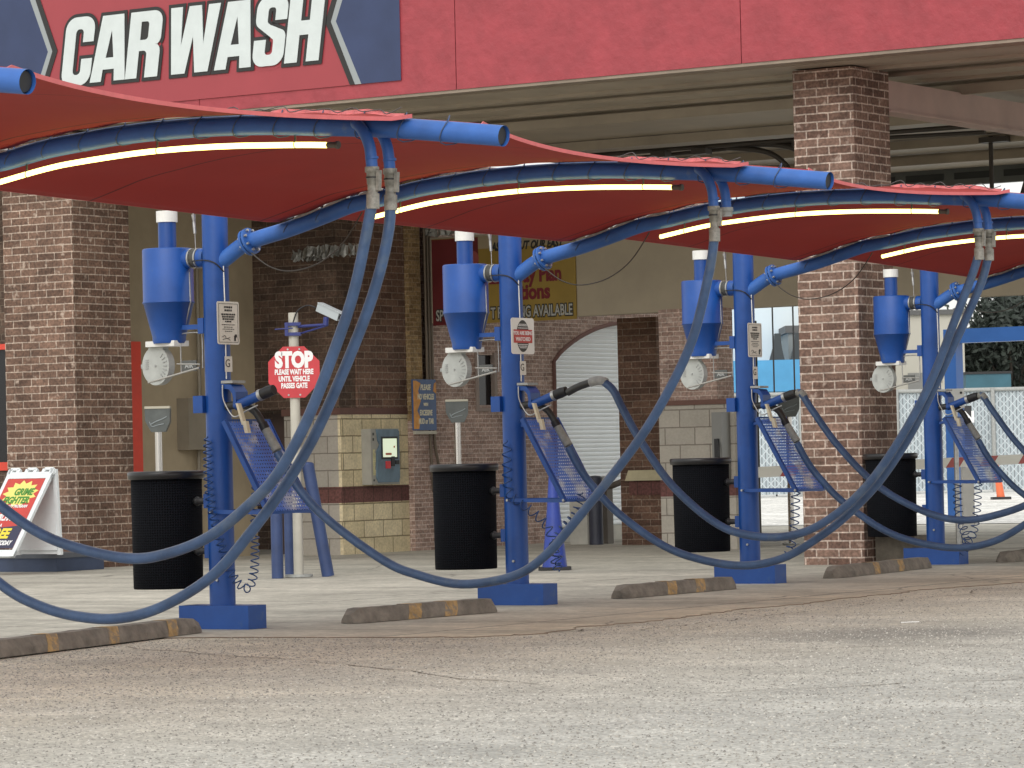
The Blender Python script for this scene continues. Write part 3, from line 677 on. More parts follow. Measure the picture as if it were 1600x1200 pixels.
    MB().obox((.17,0,1.70),(.15,0,.03),(0,.04,0),(0,0,.015)).build('tray_brace',BLUE,s)
    MB().tube([(.73,-.33,.985),(.73,-.30,.985)],.013,8).build('bolt',STEEL,s)
    cl=MB(); cl.obox((.36,-.16,1.80),(.012,0,.0),(0,.022,0),Vector((-.03,0,.09))).obox((.42,-.17,1.69),(.018,0,0),(0,.02,0),Vector((-.012,0,.05)))
    cl.build('mat_clip',TAN,s)
    MB().box(-.17,-.07,-.13,-.03,1.82,1.965).build('junction_box',BLUE,s,bevel=.004)
    # separator
    cx=-.51
    sp_=MB(); sp_.lathe([(.001,3.225),(.205,3.225),(.216,3.215),(.216,2.775),(.222,2.772),(.222,2.762),(.214,2.758),(.142,2.475),(.142,2.44),(.135,2.42)],cx,0,40)
    so=sp_.build('separator',BLUE,s)
    MB().tube([(cx,0,3.22),(cx,0,3.47)],.077,24).build('separator_stack',BLUE,so)
    MB().tube([(cx,0,3.45),(cx,0,3.545)],.091,24).build('stack_cap',WHITE,so)
    MB().tube([(cx+.16,0,3.13),(-.255,0,3.13)],.082,20).build('inlet_stub',BLUE,so); MB().tube([(-.16,0,3.13),(-.09,0,3.13)],.082,20).build('inlet_stub',BLUE,so)
    MB().tube([(-.26,0,3.13),(-.155,0,3.13)],.076,20).build('rubber_sleeve',mat('grey_rubber',(.06,.06,.055),.6,noise=(20,.3,0)),so)
    for xa in (-.25,-.18): MB().tube([(xa,0,3.13),(xa+.015,0,3.13)],.086,20).build('hose_clamp',STEEL,so)
    MB().box(-.36,-.09,-.03,.03,2.53,2.57).box(-.15,-.09,-.07,.07,2.49,2.62).build('separator_bracket',BLUE,s,bevel=.004)
    o=MB(); o.tube(spl([(-.30,.02,3.02),(-.292,.02,2.78),(-.30,.02,2.74),(-.35,.02,2.58),(-.39,.02,2.46)],4),.008,6); o.build('vent_tube',STEEL,so)
    MB().box(-.69,-.38,-.10,.10,2.395,2.442).build('dump_flange',WHITE,so,bevel=.004)
    # dump valve cover
    r=.145; cxx,cz=-.625,2.235; pl=[]
    for k in range(30):
        an=D2R(-238+ (296)*k/29); pl.append((cxx+r*math.cos(an), cz+r*math.sin(an)*1.14))
    pl=[p for p in pl]+[(cxx+.085,2.40),(cxx-.065,2.40)]
    dv=MB(); dv.prism(pl,(0,.03,0),(1,0,0),(0,0,1),(0,-1,0),.08); do=dv.build('dump_valve_cover',mat('pale_grey_cover',(.42,.44,.42),.5,noise=(9,.12,0)),so,bevel=.012)
    vt=MB()
    for k in range(7):
        an=D2R(50-k*17); x_=cxx+.105*math.cos(an); z_=cz+.11*math.sin(an); dd=Vector((math.cos(an),0,math.sin(an)))
        vt.obox((x_,-.0535,z_),dd*.02,(0,.003,0),dd.cross(Vector((0,1,0)))*.003)
    for k in range(5): vt.obox((cxx-.09,-.0535,cz+.05-k*.018),(.015,0,0),(0,.003,0),(0,0,.003))
    vt.tube([(cxx,-.05,cz),(cxx,-.06,cz)],.009,8).obox((cxx+.01,-.0535,cz-.125),(.05,0,0),(0,.003,0),(0,0,.003))
    vt.build('cover_vent',mat('vent_grey',(.35,.36,.355),.6),do)
    MB().obox((cxx-.165,-.01,cz),(.02,0,0),(0,.008,0),(0,0,.018)).build('cover_tab',GREYP,do)
    # lugs that carry the bin
    for z_ in (1.08,.66):
        lg=MB().box(-.155,-.08,-.035,.035,z_-.06,z_+.06).build('bin_lug',BLUE,s,bevel=.004)
        MB().tube([(-.29,0,z_),(-.26,0,z_),(-.255,0,z_),(-.24,0,z_),(-.235,0,z_),(-.14,0,z_)],[.028,.028,.04,.04,.028,.028],10).build('bin_clamp',BLK,lg)
    # air line: plate, frame, gun
    ap=MB().box(-.37,-.22,-.012,.0,2.18,2.27); ao=ap.build('air_plate',mat('dark_grey_plate',(.10,.105,.10),.5),s)
    text('AIR',.042,(-.295,-.014,2.205),(1,0,0),(0,0,1),mat('pale_grey_letter',(.45,.46,.45),.6),ao,bold=.001)
    MB().tube(spl([(-.38,-.01,2.17),(-.38,-.01,2.46),(-.34,-.01,2.5),(-.17,-.01,2.5),(-.15,-.01,2.46),(-.15,-.01,2.2)],4),.006,6).build('air_frame',STEEL,s)
    wn=MB().tube([(-.11,-.11,2.20),(-.62,-.16,2.09)],.009,8).tube([(-.11,-.10,2.23),(-.34,-.12,2.24)],.006,8); wn.build('air_wand',mat('dull_steel',(.42,.41,.38),.4,metal=.5),s)
    # small cables
    MB().tube([(.105,-.03,3.1),(.112,-.03,2.75),(.112,-.03,2.1)],.006,5).build('wire',WHITE,s)
    MB().tube(spl([(.42,-.05,3.14),(.6,-.05,3.02),(.82,-.05,2.97),(1.1,-.05,3.02),(1.35,-.05,3.17),(1.55,-.04,3.42)],5),.006,5).build('drop_wire',mat('brown_wire',(.07,.06,.05),.5),s)
    tb=MB().tube([(-.235,0,3.75),(-.225,0,3.5)],.006,5).tube([(-.225,0,3.50),(-.218,0,3.44)],.02,8,r1=.012).tube([(-.22,0,3.44),(-.212,0,3.34)],.014,8).tube([(-.212,0,3.34),(-.208,0,3.2)],.004,5)
    tb.build('turnbuckle',STEEL,s)
    MB().tube(spl([(-.18,-.09,3.10),(-.02,-.118,3.10),(.07,-.095,3.07),(.11,-.03,3.0)],5),.006,5).build('mast_cable',BLK,s)
    # worn bunches of tape and lacing on the arm
    for (d0,d1) in ((.85,1.12),(1.15,1.42),(1.5,1.75)):
        tw=MB(); n_=7
        for k in range(n_):
            da=d0+(d1-d0)*k/n_; db=d0+(d1-d0)*(k+1)/n_
            ha=.075+.035*math.sin(math.pi*k/n_)+random.uniform(-.01,.01); hb_=.075+.035*math.sin(math.pi*(k+1)/n_)
            tw.face([(da,-.05,armz(da)+.035),(db,-.05,armz(db)+.035),(db,-.02,armz(db)+hb_),(da,-.02,armz(da)+ha)]); tw.face([(da,-.02,armz(da)+ha),(db,-.02,armz(db)+hb_),(db,.06,armz(db)+.05),(da,.06,armz(da)+.05)])
        tw.build('tape_wrap',mat('crumpled_white_tape',(.62,.62,.60),.5,noise=(18,.25,0)),s)
    lc=MB(); sp=[]; N_=15*12
    for k in range(N_+1):
        d=.62+4.95*k/N_; an=2*math.pi*k/12; rr0=.072+(.02 if k%12==3 else 0)
        sp.append((d+.10*math.sin(an),rr0*math.cos(an),armz(d)+rr0*math.sin(an)))
    lc.tube(sp,.0045,5)
    lc.build('lacing_rope',mat('lacing_blue_grey',(.05,.08,.16),.6),s)
    return s
proto=make_station()

# upper hoses (three shapes), coil hoses
HBX=[(.60,1.47),(.72,1.27),(.86,1.10),(1.12,.855),(1.56,.57),(1.95,.43),(2.42,.365),(2.84,.43),(3.22,.62),(3.54,.84),(3.86,1.14),(4.19,1.58),(4.53,2.18),(4.76,2.60),(4.88,2.85),(4.94,3.04)]
HB1=[(.60,1.47),(.84,1.14),(1.16,.87),(1.66,.57),(1.97,.46),(2.41,.38),(2.9,.44),(3.21,.60),(3.51,.88),(4.05,1.44),(4.35,1.83),(4.6,2.26),(4.76,2.76),(4.815,3.04)]
HB0=[(.60,1.47),(.80,1.18),(1.16,.87),(1.58,.58),(1.87,.45),(2.21,.37),(2.6,.35),(2.99,.43),(3.43,.64),(3.76,.93),(4.08,1.27),(4.35,1.64),(4.67,2.21),(4.83,2.56),(4.92,2.85),(4.945,3.04)]
def coupler(o,w_):
    dd=4.88
    c=MB(); c.tube([(dd,w_,3.27),(dd,w_,3.235),(dd,w_,3.234),(dd+.002,w_,3.16),(dd+.002,w_,3.159),(dd+.002,w_,3.10),(dd+.002,w_,3.099),(dd,w_,3.0)],[.047,.047,.038,.038,.034,.034,.043,.043],14)
    c.obox((dd+.05,w_,3.18),(.012,0,0),(0,.016,0),(.004,0,.065))
    c.build('hose_coupler',mat('weathered_coupler',(.26,.25,.22),.55,noise=(25,.4,0)),o)
    MB().tube([(dd,w_,3.205),(dd,w_,3.197)],.044,14).build('coupler_ring',BLK,o)
HA2=[(1.0,2.065),(1.10,1.98),(1.20,1.80),(1.38,1.51),(1.71,1.09),(2.17,.74),(2.57,.63),(2.96,.645),(3.30,.78),(3.67,1.06),(4.0,1.45),(4.32,1.95),(4.60,2.55),(4.75,2.88),(4.81,3.04)]
HA3=[(.62,2.0),(.66,1.98),(.80,1.78),(1.09,1.41),(1.52,1.01),(2.03,.745),(2.46,.65),(2.89,.71),(3.30,.85),(3.67,1.08),(4.0,1.43),(4.32,1.93),(4.60,2.52),(4.75,2.86),(4.81,3.04)]
HA0=[(.62,2.0),(.66,1.98),(.80,1.80),(1.15,1.45),(1.6,1.14),(1.94,.95),(2.28,.84),(2.72,.765),(3.05,.79),(3.44,.91),(3.82,1.15),(4.03,1.34),(4.25,1.65),(4.46,2.05),(4.66,2.5),(4.81,3.04)]
STL={-1:'blue vacuum arch whose open pipe end pokes in at the top left corner',
 0:'blue vacuum arch crossing from the left edge with its two hoses swooping low at left',
 1:'blue vacuum post and arch nearest on the left, one hose and one empty nozzle',
 2:'second blue vacuum post, beside the red and white watched notice',
 3:'third blue vacuum post, right of the white roller door',
 4:'farthest blue vacuum post, right of the brick pillar'}
BINL={1:'black perforated trash bin clamped to the nearest blue post on the left',2:'black perforated trash bin below the yellow banner',
 3:'black perforated trash bin right of the roller door against grey block',4:'black perforated trash bin in front of the brick pillar'}
GRP='vacuum stations in a row'
BINM=perf('black_perforated_plastic',(.009,.010,.014),.022,.0,False)
def bin_mat():
    n=BINM.node_tree.nodes; l=BINM.node_tree.links; p=n['Principled BSDF']
    for k in list(l):
        if k.to_socket==p.inputs['Alpha']:
            l.remove(k)
    ln=[x for x in n if x.type=='VECT_MATH' and x.operation=='LENGTH'][0]
    b=n.new('ShaderNodeBump'); b.inputs['Strength'].default_value=1; b.inputs['Distance'].default_value=.01
    mr=n.new('ShaderNodeMapRange'); mr.inputs[1].default_value=.2; mr.inputs[2].default_value=.34; l.new(ln.outputs['Value'],mr.inputs[0])
    l.new(mr.outputs[0],b.inputs['Height']); l.new(b.outputs[0],p.inputs['Normal'])
    mx_=n.new('ShaderNodeMix'); mx_.data_type='RGBA'; mx_.inputs['A'].default_value=(.002,.002,.003,1); mx_.inputs['B'].default_value=(.007,.008,.011,1)
    l.new(mr.outputs[0],mx_.inputs['Factor']); l.new(mx_.outputs['Result'],p.inputs['Base Color']); p.inputs['Roughness'].default_value=.8; p.inputs['Specular IOR Level'].default_value=.08; p.inputs['Metallic'].default_value=0
bin_mat()
def make_bin():
    b=empty('trash_bin',(0,0,0))
    MB().lathe([(.001,.0),(.29,.0),(.295,.01),(.302,.96),(.29,.96),(.283,.02),(.001,.02)],0,0,48).build('bin_body',BINM,b)
    MB().lathe([(.302,.925),(.325,.93),(.33,.985),(.315,.995),(.285,.99),(.285,.94)],0,0,48).build('bin_rim',mat('black_rim',(.014,.014,.016),.35),b)
    return b
bproto=make_bin(); used=False
def notice(n,M):
    """metal notice on the +d side of the post, reading along +w"""
    loc=Vector((M[0],M[1],0))+U*.118
    if n in (1,3):
        s=empty('notice_sign',loc+Vector((0,0,2.39)),-TH)
        rc=[]
        for cx,cz,a0 in ((.13,.02,-90),(.13,.34,0),(-.13,.34,90),(-.13,.02,180)): rc+=arcp(cx,cz,.02,a0,a0+90,4)
        MB().prism(rc,(0,0,0),(0,1,0),(0,0,1),(1,0,0),.003).build('sign_plate',SIGNW,s)
        ln=MB(); random.seed(5)
        bd=.003
        for a,b,c,d in ((-.132,-.129,.02,.34),(.129,.132,.02,.34),(-.13,.13,.017,.02),(-.13,.13,.34,.343)): ln.box(bd+.001,bd+.002,a,b,c,d)
        for z_,hw,th in ((.312,.055,.008),(.286,.05,.008),(.252,.095,.007),(.232,.085,.007),(.212,.08,.007),(.192,.045,.006),(.165,.09,.003),(.145,.06,.003),(.128,.08,.003),(.11,.05,.003)):
            x=-hw
            while x<hw:
                w_=random.uniform(.012,.03); ln.box(bd+.001,bd+.002,x,min(hw,x+w_),z_-th,z_+th); x+=w_+.006
        ln.tube(spl([(bd+.002,-.09,.06),(bd+.002,-.05,.075),(bd+.002,-.03,.05),(bd+.002,.02,.06)],4),.002,4).tube(spl([(bd+.002,-.08,.04),(bd+.002,-.02,.05),(bd+.002,.02,.035)],4),.002,4)
        ln.box(bd+.001,bd+.002,.075,.10,.03,.075).box(bd+.001,bd+.002,.085,.115,.06,.085)
        ln.build('sign_print',TEXTK,s)
        tag(s,'small cream notice of fine print on the nearest blue post' if n==1 else 'small cream notice of fine print on the third blue post','sign','fine print notices on the posts')
    if n==2:
        s=empty('notice_sign',loc+Vector((0,0,2.36)),-TH)
        rc=[]
        for cx,cz,a0 in ((.13,.02,-90),(.13,.31,0),(-.13,.31,90),(-.13,.02,180)): rc+=arcp(cx,cz,.025,a0,a0+90,4)
        MB().prism(rc,(0,0,0),(0,1,0),(0,0,1),(1,0,0),.003).build('sign_plate',mat('white_sign',(.78,.77,.73),.4),s)
        el=[(.085*math.cos(2*math.pi*k/30),.165+.15*math.sin(2*math.pi*k/30)) for k in range(30)]
        MB().prism(el,(.0035,0,0),(0,1,0),(0,0,1),(1,0,0),.001).build('sign_print',mat('near_black',(.035,.035,.03),.5),s)
        MB().box(.005,.006,-.125,.125,.10,.225).build('sign_band',mat('band_red',(.48,.05,.04),.45),s)
        ts=[text('YOU ARE BEING',.036,(.0065,0,.176),(0,1,0),(0,0,1),TEXTW,s,bold=.001,sx=.72),text('WATCHED',.036,(.0065,0,.12),(0,1,0),(0,0,1),TEXTW,s,bold=.001,sx=.8)]
        join(ts,'lettering',s)
        ln=MB()
        for z_,hw in ((.275,.05),(.262,.058),(.24,.065),(.085,.065),(.07,.055),(.055,.045)):
            if z_==.085: ln.build('fine_print',TEXTW,s); ln=MB()
            x=-hw
            while x<hw: w_=random.uniform(.008,.02); ln.box(.005,.0055,x,min(hw,x+w_),z_-.004,z_+.004); x+=w_+.004
        ln.build('fine_print',TEXTW,s)
        s.scale=(1,1.28,1)
        tag(s,'white notice reading YOU ARE BEING WATCHED on a red band','sign')
    # round-cornered sticker below
    st=MB().box(.002,.004,-.05,.05,2.16,2.29); k=st.build('sticker',SIGNW,None); k.location=loc+U*(-.004)-RR*.0; k.rotation_euler=(0,0,-TH); k.location=Vector((M[0],M[1],0))+U*.112
    return s if n in (1,2,3) else None, k
for n in (2,3,4,0,-1,1):
    M=MAST[n]; o=proto if n==1 else copy_tree(proto)
    o.location=(M[0],M[1],.0 if n!=1 else 0); o.rotation_euler=(0,0,-TH)
    tag(o,STL[n],'vacuum station',GRP)
    coupler(o,-.1)
    if n==1: MB().tube([(4.88,.1,3.27),(4.88,.1,3.24),(4.88,.1,3.239),(4.88,.1,3.20)],[.05,.05,.042,.042],14).build('neck_cap',GREYP,o)
    else: coupler(o,.1)
    hb_={1:HB1,0:HB0}.get(n,HBX); MB().tube(spl(bendw(hb_[::-1],-.1 if n==1 else .1,.06),6),.037,14).build('hose',HOSE,o)
    if n!=1:
        hp={2:HA2,3:HA3,4:HA3,0:HA0,-1:HA3}[n]
        MB().tube(spl(bendw(hp[::-1],-.1,-.05),6),.037,14).build('hose',HOSE,o)
    if n==2:
        MB().tube(spl(bendw([(.60,1.98),(.72,2.03),(.85,2.065)],-.05,-.05),5),.036,12).build('nozzle_cuff',mat('worn_black_plastic',(0,0,0)),o)
        MB().tube(spl(bendw([(.85,2.065),(.93,2.08),(1.0,2.07),(1.02,2.06)],-.05,-.05),5),.041,12).build('hose_cuff',GREYP,o)
    elif n!=1:
        MB().tube(bendw([(.60,2.0),(.655,1.995),(.69,1.95)],-.05,-.05),.041,12).build('hose_cuff',CUFF,o)
    # coil hoses
    if n==1:
        helix([(.0,-.16,1.62),(.0,-.16,1.2),(.05,-.15,.9),(.14,-.1,.55),(.22,-.05,.38),(.30,-.02,.36),(.36,-.02,.55),(.36,0,1.0),(.33,.1,1.5)],.034,46,.006).build('coil_hose',COIL,o)
    elif n in (2,0,-1):
        helix([(.02,-.16,1.55),(.02,-.16,1.1),(.12,-.15,.98),(.25,-.15,.9),(.42,-.12,.74),(.5,-.1,.5),(.55,-.1,.35)],.042,15,.0065).build('coil_hose',COIL,o)
        helix([(.80,-.1,1.05),(.72,-.1,.85),(.55,-.1,.68),(.48,-.1,.5),(.52,-.1,.32)],.045,13,.0065).build('coil_hose',COIL,o)
    else:
        helix([(.62,-.1,1.02),(.60,-.1,.7),(.56,-.1,.45),(.50,-.08,.32),(.42,-.1,.235)],.045,11,.0065).build('coil_hose',COIL,o)
        if n==4: helix([(.2,.2,1.0),(.24,.15,.6),(.40,.0,.3),(.40,-.13,.12)],.05,13,.0065).build('coil_hose',COIL,o)
    if n>=1:
        s_,k_=notice(n,M)
        k_.parent=o; k_.location=(.112,0,0); k_.rotation_euler=(0,0,0)
        text('G',.07,(.0045,-.012,2.2),(0,1,0),(0,0,1),TEXTK,k_,name='sticker_print')
        b=bproto if not used else copy_tree(bproto); used=True
        b.location=Vector((M[0],M[1],.345))-U*.575; b.rotation_euler=(0,0,-TH); tag(b,BINL[n],'trash bin','trash bins clamped to the posts')

# ================================================================== SHADE SAILS
def sail_mat():
    M=bpy.data.materials.new('red_shade_cloth'); M.use_nodes=True; n=M.node_tree.nodes; l=M.node_tree.links; p=n['Principled BSDF']
    p.inputs['Roughness'].default_value=.8
    uv=n.new('ShaderNodeUVMap'); sx=n.new('ShaderNodeSeparateXYZ'); l.new(uv.outputs[0],sx.inputs[0])
    # stitched seams at thirds
    a=n.new('ShaderNodeMath'); a.operation='MULTIPLY'; a.inputs[1].default_value=2; l.new(sx.outputs['Y'],a.inputs[0])
    b=n.new('ShaderNodeMath'); b.operation='FRACT'; l.new(a.outputs[0],b.inputs[0])
    c=n.new('ShaderNodeMath'); c.operation='SUBTRACT'; c.inputs[1].default_value=.86; l.new(b.outputs[0],c.inputs[0])
    d=n.new('ShaderNodeMath'); d.operation='ABSOLUTE'; l.new(c.outputs[0],d.inputs[0])
    e=n.new('ShaderNodeMath'); e.operation='LESS_THAN'; e.inputs[1].default_value=.006; l.new(d.outputs[0],e.inputs[0])
    t=n.new('ShaderNodeTexNoise'); t.inputs['Scale'].default_value=1.4; t.inputs['Detail'].default_value=4
    tc=n.new('ShaderNodeTexCoord'); l.new(tc.outputs['Object'],t.inputs['Vector'])
    r=n.new('ShaderNodeValToRGB'); r.color_ramp.elements[0].color=(.35,.019,.015,1); r.color_ramp.elements[1].color=(.44,.027,.019,1); l.new(t.outputs['Fac'],r.inputs[0])
    mx_=n.new('ShaderNodeMix'); mx_.data_type='RGBA'; mx_.inputs['B'].default_value=(.14,.008,.008,1); l.new(e.outputs[0],mx_.inputs['Factor']); l.new(r.outputs[0],mx_.inputs['A'])
    l.new(mx_.outputs['Result'],p.inputs['Base Color'])
    tr=n.new('ShaderNodeBsdfTranslucent'); l.new(mx_.outputs['Result'],tr.inputs['Color'])
    ms=n.new('ShaderNodeMixShader'); ms.inputs[0].default_value=.16; l.new(p.outputs[0],ms.inputs[1]); l.new(tr.outputs[0],ms.inputs[2])
    l.new(ms.outputs[0],n['Material Output'].inputs['Surface'])
    return M
SAIL=sail_mat(); HEM=mat('sky_lit_hem_pink',(.66,.15,.155),.7,noise=(8,.1,0))  # hem pink is red cloth with sky light on its outer face painted in
SLAB={-1:'red shade sail at the upper left under the CAR WASH letters',0:'red shade sail over the nearest posts at left',
 1:'red shade sail in the middle above the second post',2:'red shade sail above the third post',3:'small looking red shade sail above the farthest post'}
def sail(n):
    A=MAST[n]; B=MAST[n+1]; A=Vector((A[0],A[1],0)); B=Vector((B[0],B[1],0))
    NU,NV=46,22; g=[]
    for j in range(NV+1):
        t=j/NV; row=[]
        din=.9*(1-t)+.7*t; dout=5.62*(1-t)+5.15*t-.33*4*t*(1-t)
        for i in range(NU+1):
            s_=i/NU; d=din+(dout-din)*s_
            za=armz(.9+(5.62-.9)*s_)+.08+.015*s_; zb=armz(.7+(5.15-.7)*s_)+.068
            z=za*(1-t)+zb*t - .05*s_*4*t*(1-t)
            Pp=A*(1-t)+B*t+U*d
            if j==0: Pp=Pp+RR*.05; z-=.05
            if j==NV: Pp=Pp-RR*.03; z+=.006*math.sin(s_*70)+.012
            row.append(Vector((Pp.x,Pp.y,z)))
        g.append(row)
    o=MB(); base=A
    for j in range(NV+1):
        for i in range(NU+1): o.v.append(tuple(g[j][i]-base))
    for j in range(NV):
        for i in range(NU):
            k=j*(NU+1)+i; o.f.append([k,k+1,k+NU+2,k+NU+1]); o.sm.append(True)
            o.uv.append([(i/NU,j/NV),((i+1)/NU,j/NV),((i+1)/NU,(j+1)/NV),(i/NU,(j+1)/NV)])
    r=o.build('shade_sail',SAIL); r.location=base
    sm=r.modifiers.new('solid','SOLIDIFY'); sm.thickness=.003
    tag(r,SLAB[n],'shade sail','red shade sails between the arches')
    # hems
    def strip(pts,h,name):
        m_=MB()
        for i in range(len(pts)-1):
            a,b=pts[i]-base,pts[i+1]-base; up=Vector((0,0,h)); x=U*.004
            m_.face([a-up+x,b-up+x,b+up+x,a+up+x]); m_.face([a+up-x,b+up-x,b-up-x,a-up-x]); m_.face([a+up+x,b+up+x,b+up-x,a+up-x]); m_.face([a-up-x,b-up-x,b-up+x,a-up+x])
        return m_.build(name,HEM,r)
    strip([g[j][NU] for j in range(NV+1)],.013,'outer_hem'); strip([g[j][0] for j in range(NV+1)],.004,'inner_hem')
    # the flap that shows over the receiving arch near its end
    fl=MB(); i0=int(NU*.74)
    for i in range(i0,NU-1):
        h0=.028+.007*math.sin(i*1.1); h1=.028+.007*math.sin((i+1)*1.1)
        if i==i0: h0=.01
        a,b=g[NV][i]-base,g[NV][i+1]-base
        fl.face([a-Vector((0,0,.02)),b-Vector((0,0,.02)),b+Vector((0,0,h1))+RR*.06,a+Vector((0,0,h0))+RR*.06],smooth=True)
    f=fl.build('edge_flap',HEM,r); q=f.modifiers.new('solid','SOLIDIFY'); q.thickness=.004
    # lacing hooks
    lr=MB(); pp=[]
    for i in range(0,NU-1,2):
        p=g[NV][i]-base; pp.append(p+Vector((0,0,.012))); pp.append(p+RR*(.04+random.uniform(-.02,.02))+Vector((0,0,.015+random.uniform(0,.035)))+U*.10)
    lr.tube(spl(pp,3),.0038,5)
    lr.build('lacing_rope',mat('pale_rope',(.09,.09,.09),.7),r)
for n in (-1,0,1,2,3): sail(n)

# ================================================================== WHEEL STOPS
STOPC=mat('worn_concrete_stop',(.21,.185,.155),.9,noise=(7,.38,0),bump=(22,.6))
YEL=mat('faded_yellow_paint',(.44,.29,.13),.85,noise=(12,.35,0),chips=[(9,.5,(.24,.205,.17),.75)])
prof=[(-.12,0),(.12,0),(.105,.055),(.065,.125),(-.065,.125),(-.105,.055)]
def wheel_stop(p0,p1,label,ystr=1):
    p0=Vector(p0);p1=Vector(p1); L=(p1-p0).length; dr_=(p1-p0).normalized(); ang=math.atan2(dr_.y,dr_.x)
    e=empty('wheel_stop',(p0+p1)/2+Vector((0,0,.012)),ang)
    tag(e,label,'wheel stop','concrete wheel stops along the row')
    o=MB(); N=24; secs=[]
    for i in range(N+1):
        x=-L/2+L*i/N; k=1
        if i==0 or i==N: sc_,dz=.55,.6
        elif i==1 or i==N-1: sc_,dz=.97,.97
        else: sc_,dz=1,1
        xx=x if 0<i<N else x
        secs.append([Vector((xx+random.uniform(-.004,.004),y*sc_+random.uniform(-.004,.004),z*dz+random.uniform(-.004,.002)*(z>0))) for y,z in prof])
    for i in range(N):
        for k in range(6):
            a,b=secs[i],secs[i+1]; o.face([a[k],b[k],b[(k+1)%6],a[(k+1)%6]])
    o.face(secs[0]); o.face(secs[-1][::-1]); o.build('stop_body',STOPC,e,bevel=.006)
    pr=[(q[0]*1.02,q[1]*1.012+(.001 if q[1]>.0 else 0)) for q in prof]
    for c in ((-.12,.13) if ystr==0 else (-.2,.06,.33)):
        y=MB(); x0=c*L-.09; x1=c*L+.09
        for k in (1,2,3,4,5):
            a=pr[k];b=pr[(k+1)%6] ; sh=.08
            if k==0: continue
            y.face([(x0+sh*(a[1]/.125),a[0],a[1]),(x1+sh*(a[1]/.125),a[0],a[1]),(x1+sh*(b[1]/.125),b[0],b[1]),(x0+sh*(b[1]/.125),b[0],b[1])])
        y.build('stop_stripe',YEL,e)
def sp_(a0,b0,a1,b1): return ab(a0,b0),ab(a1,b1)
W=[((2.15,-18.3),(1.30,-14.5),'long concrete wheel stop at the lower left edge, brightest yellow stripes'),
   ((1.80,-13.05),(1.92,-11.0),'concrete wheel stop between the first and second blue posts, broken left end'),
   ((1.66,-8.4),(1.65,-6.15),'concrete wheel stop between the second and third blue posts'),
   ((1.42,-3.6),(1.06,-.5),'concrete wheel stop in front of the brick pillar'),
   ((1.25,1.15),(1.1,3.3),'concrete wheel stop cut by the right edge beyond the farthest post')]
for i_,(a,b,l_) in enumerate(W): wheel_stop(ab(*a),ab(*b),l_,1 if i_==0 else 0)

# ================================================================== THINGS UNDER THE CANOPY
# stop sign with camera
q=at(467,903,42.9); q.z=.014
s=empty('stop_sign',q,0); tag(s,'red octagonal STOP sign reading please wait here until vehicle passes gate, on a white pole','sign')
MB().tube([(0,0,0),(0,0,3.19)],.06,20).build('pole',mat('white_pole',(.46,.44,.38),.5,noise=(4,.12,0)),s)
MB().tube([(0,0,0),(0,0,.03)],.17,20).build('base_plate',GREYP,s)
oc=[(.335*math.cos(D2R(22.5+45*k)),.335*math.sin(D2R(22.5+45*k))) for k in range(8)]
zc=2.47; po=MB(); po.prism(oc,(0,-.075,zc),(1,0,0),(0,0,1),(0,-1,0),.006); pp=po.build('sign_plate',RED,s); pp.location.x=.0
ts=[text('STOP',.185,(0,-.083,zc+.065),(1,0,0),(0,0,1),TEXTW,s,bold=.016,sx=.74),
    text('PLEASE WAIT HERE',.062,(0,-.083,zc-.025),(1,0,0),(0,0,1),TEXTW,s,bold=.004,sx=.64),
    text('UNTIL VEHICLE',.062,(0,-.083,zc-.108),(1,0,0),(0,0,1),TEXTW,s,bold=.004,sx=.64),
    text('PASSES GATE',.062,(0,-.083,zc-.19),(1,0,0),(0,0,1),TEXTW,s,bold=.004,sx=.64)]
join(ts,'lettering',s)
bo=MB()
for x_ in (-.07,.07):
    for z_ in (zc+.275,zc-.275): bo.tube([(x_,-.08,z_),(x_,-.09,z_)],.012,8)
bo.build('bolt',STEEL,s)
c=empty('security_camera',q+Vector((0,0,2.93)),0); tag(c,'grey security camera on a blue bracket above the stop sign','camera')
MB().box(-.09,.09,-.09,.09,-.02,.02).box(-.09,.09,-.09,.09,.10,.14).box(-.1,-.06,-.1,-.06,-.02,.14).build('clamp',mat('deep_blue',(.02,.03,.16),.4),c)
MB().tube([(.06,-.05,.09),(.42,-.2,.10)],.018,8).tube([(.06,-.02,.0),(.42,-.2,.09)],.012,8).tube([(.40,-.2,.09),(.41,-.2,.19)],.035,8).tube([(-.22,-.1,.06),(.0,-.1,.07)],.008,6).build('bracket',MATS['deep_blue'],c)
ex=Vector((.75,-.5,-.38)).normalized(); ey=Vector((0,0,1)); ey=(ey-ex*ey.dot(ex)).normalized(); ez=ex.cross(ey)
MB().obox((.45,-.2,.25),ex*.17,ez*.045,ey*.05).obox(Vector((.45,-.2,.25))+ey*.055+ex*.03,ex*.20,ez*.055,ey*.006).build('camera_body',mat('camera_grey',(.40,.44,.46),.4),c,bevel=.008)
MB().tube([Vector((.45,-.2,.25))+ex*.17,Vector((.45,-.2,.25))+ex*.19],.035,12).build('lens',GLASSD,c)
MB().tube(spl([(.0,-.06,.14),(.06,-.08,.28),(.18,-.12,.34),(.28,-.18,.31)],5),.008,6).build('cable',BLK,c)
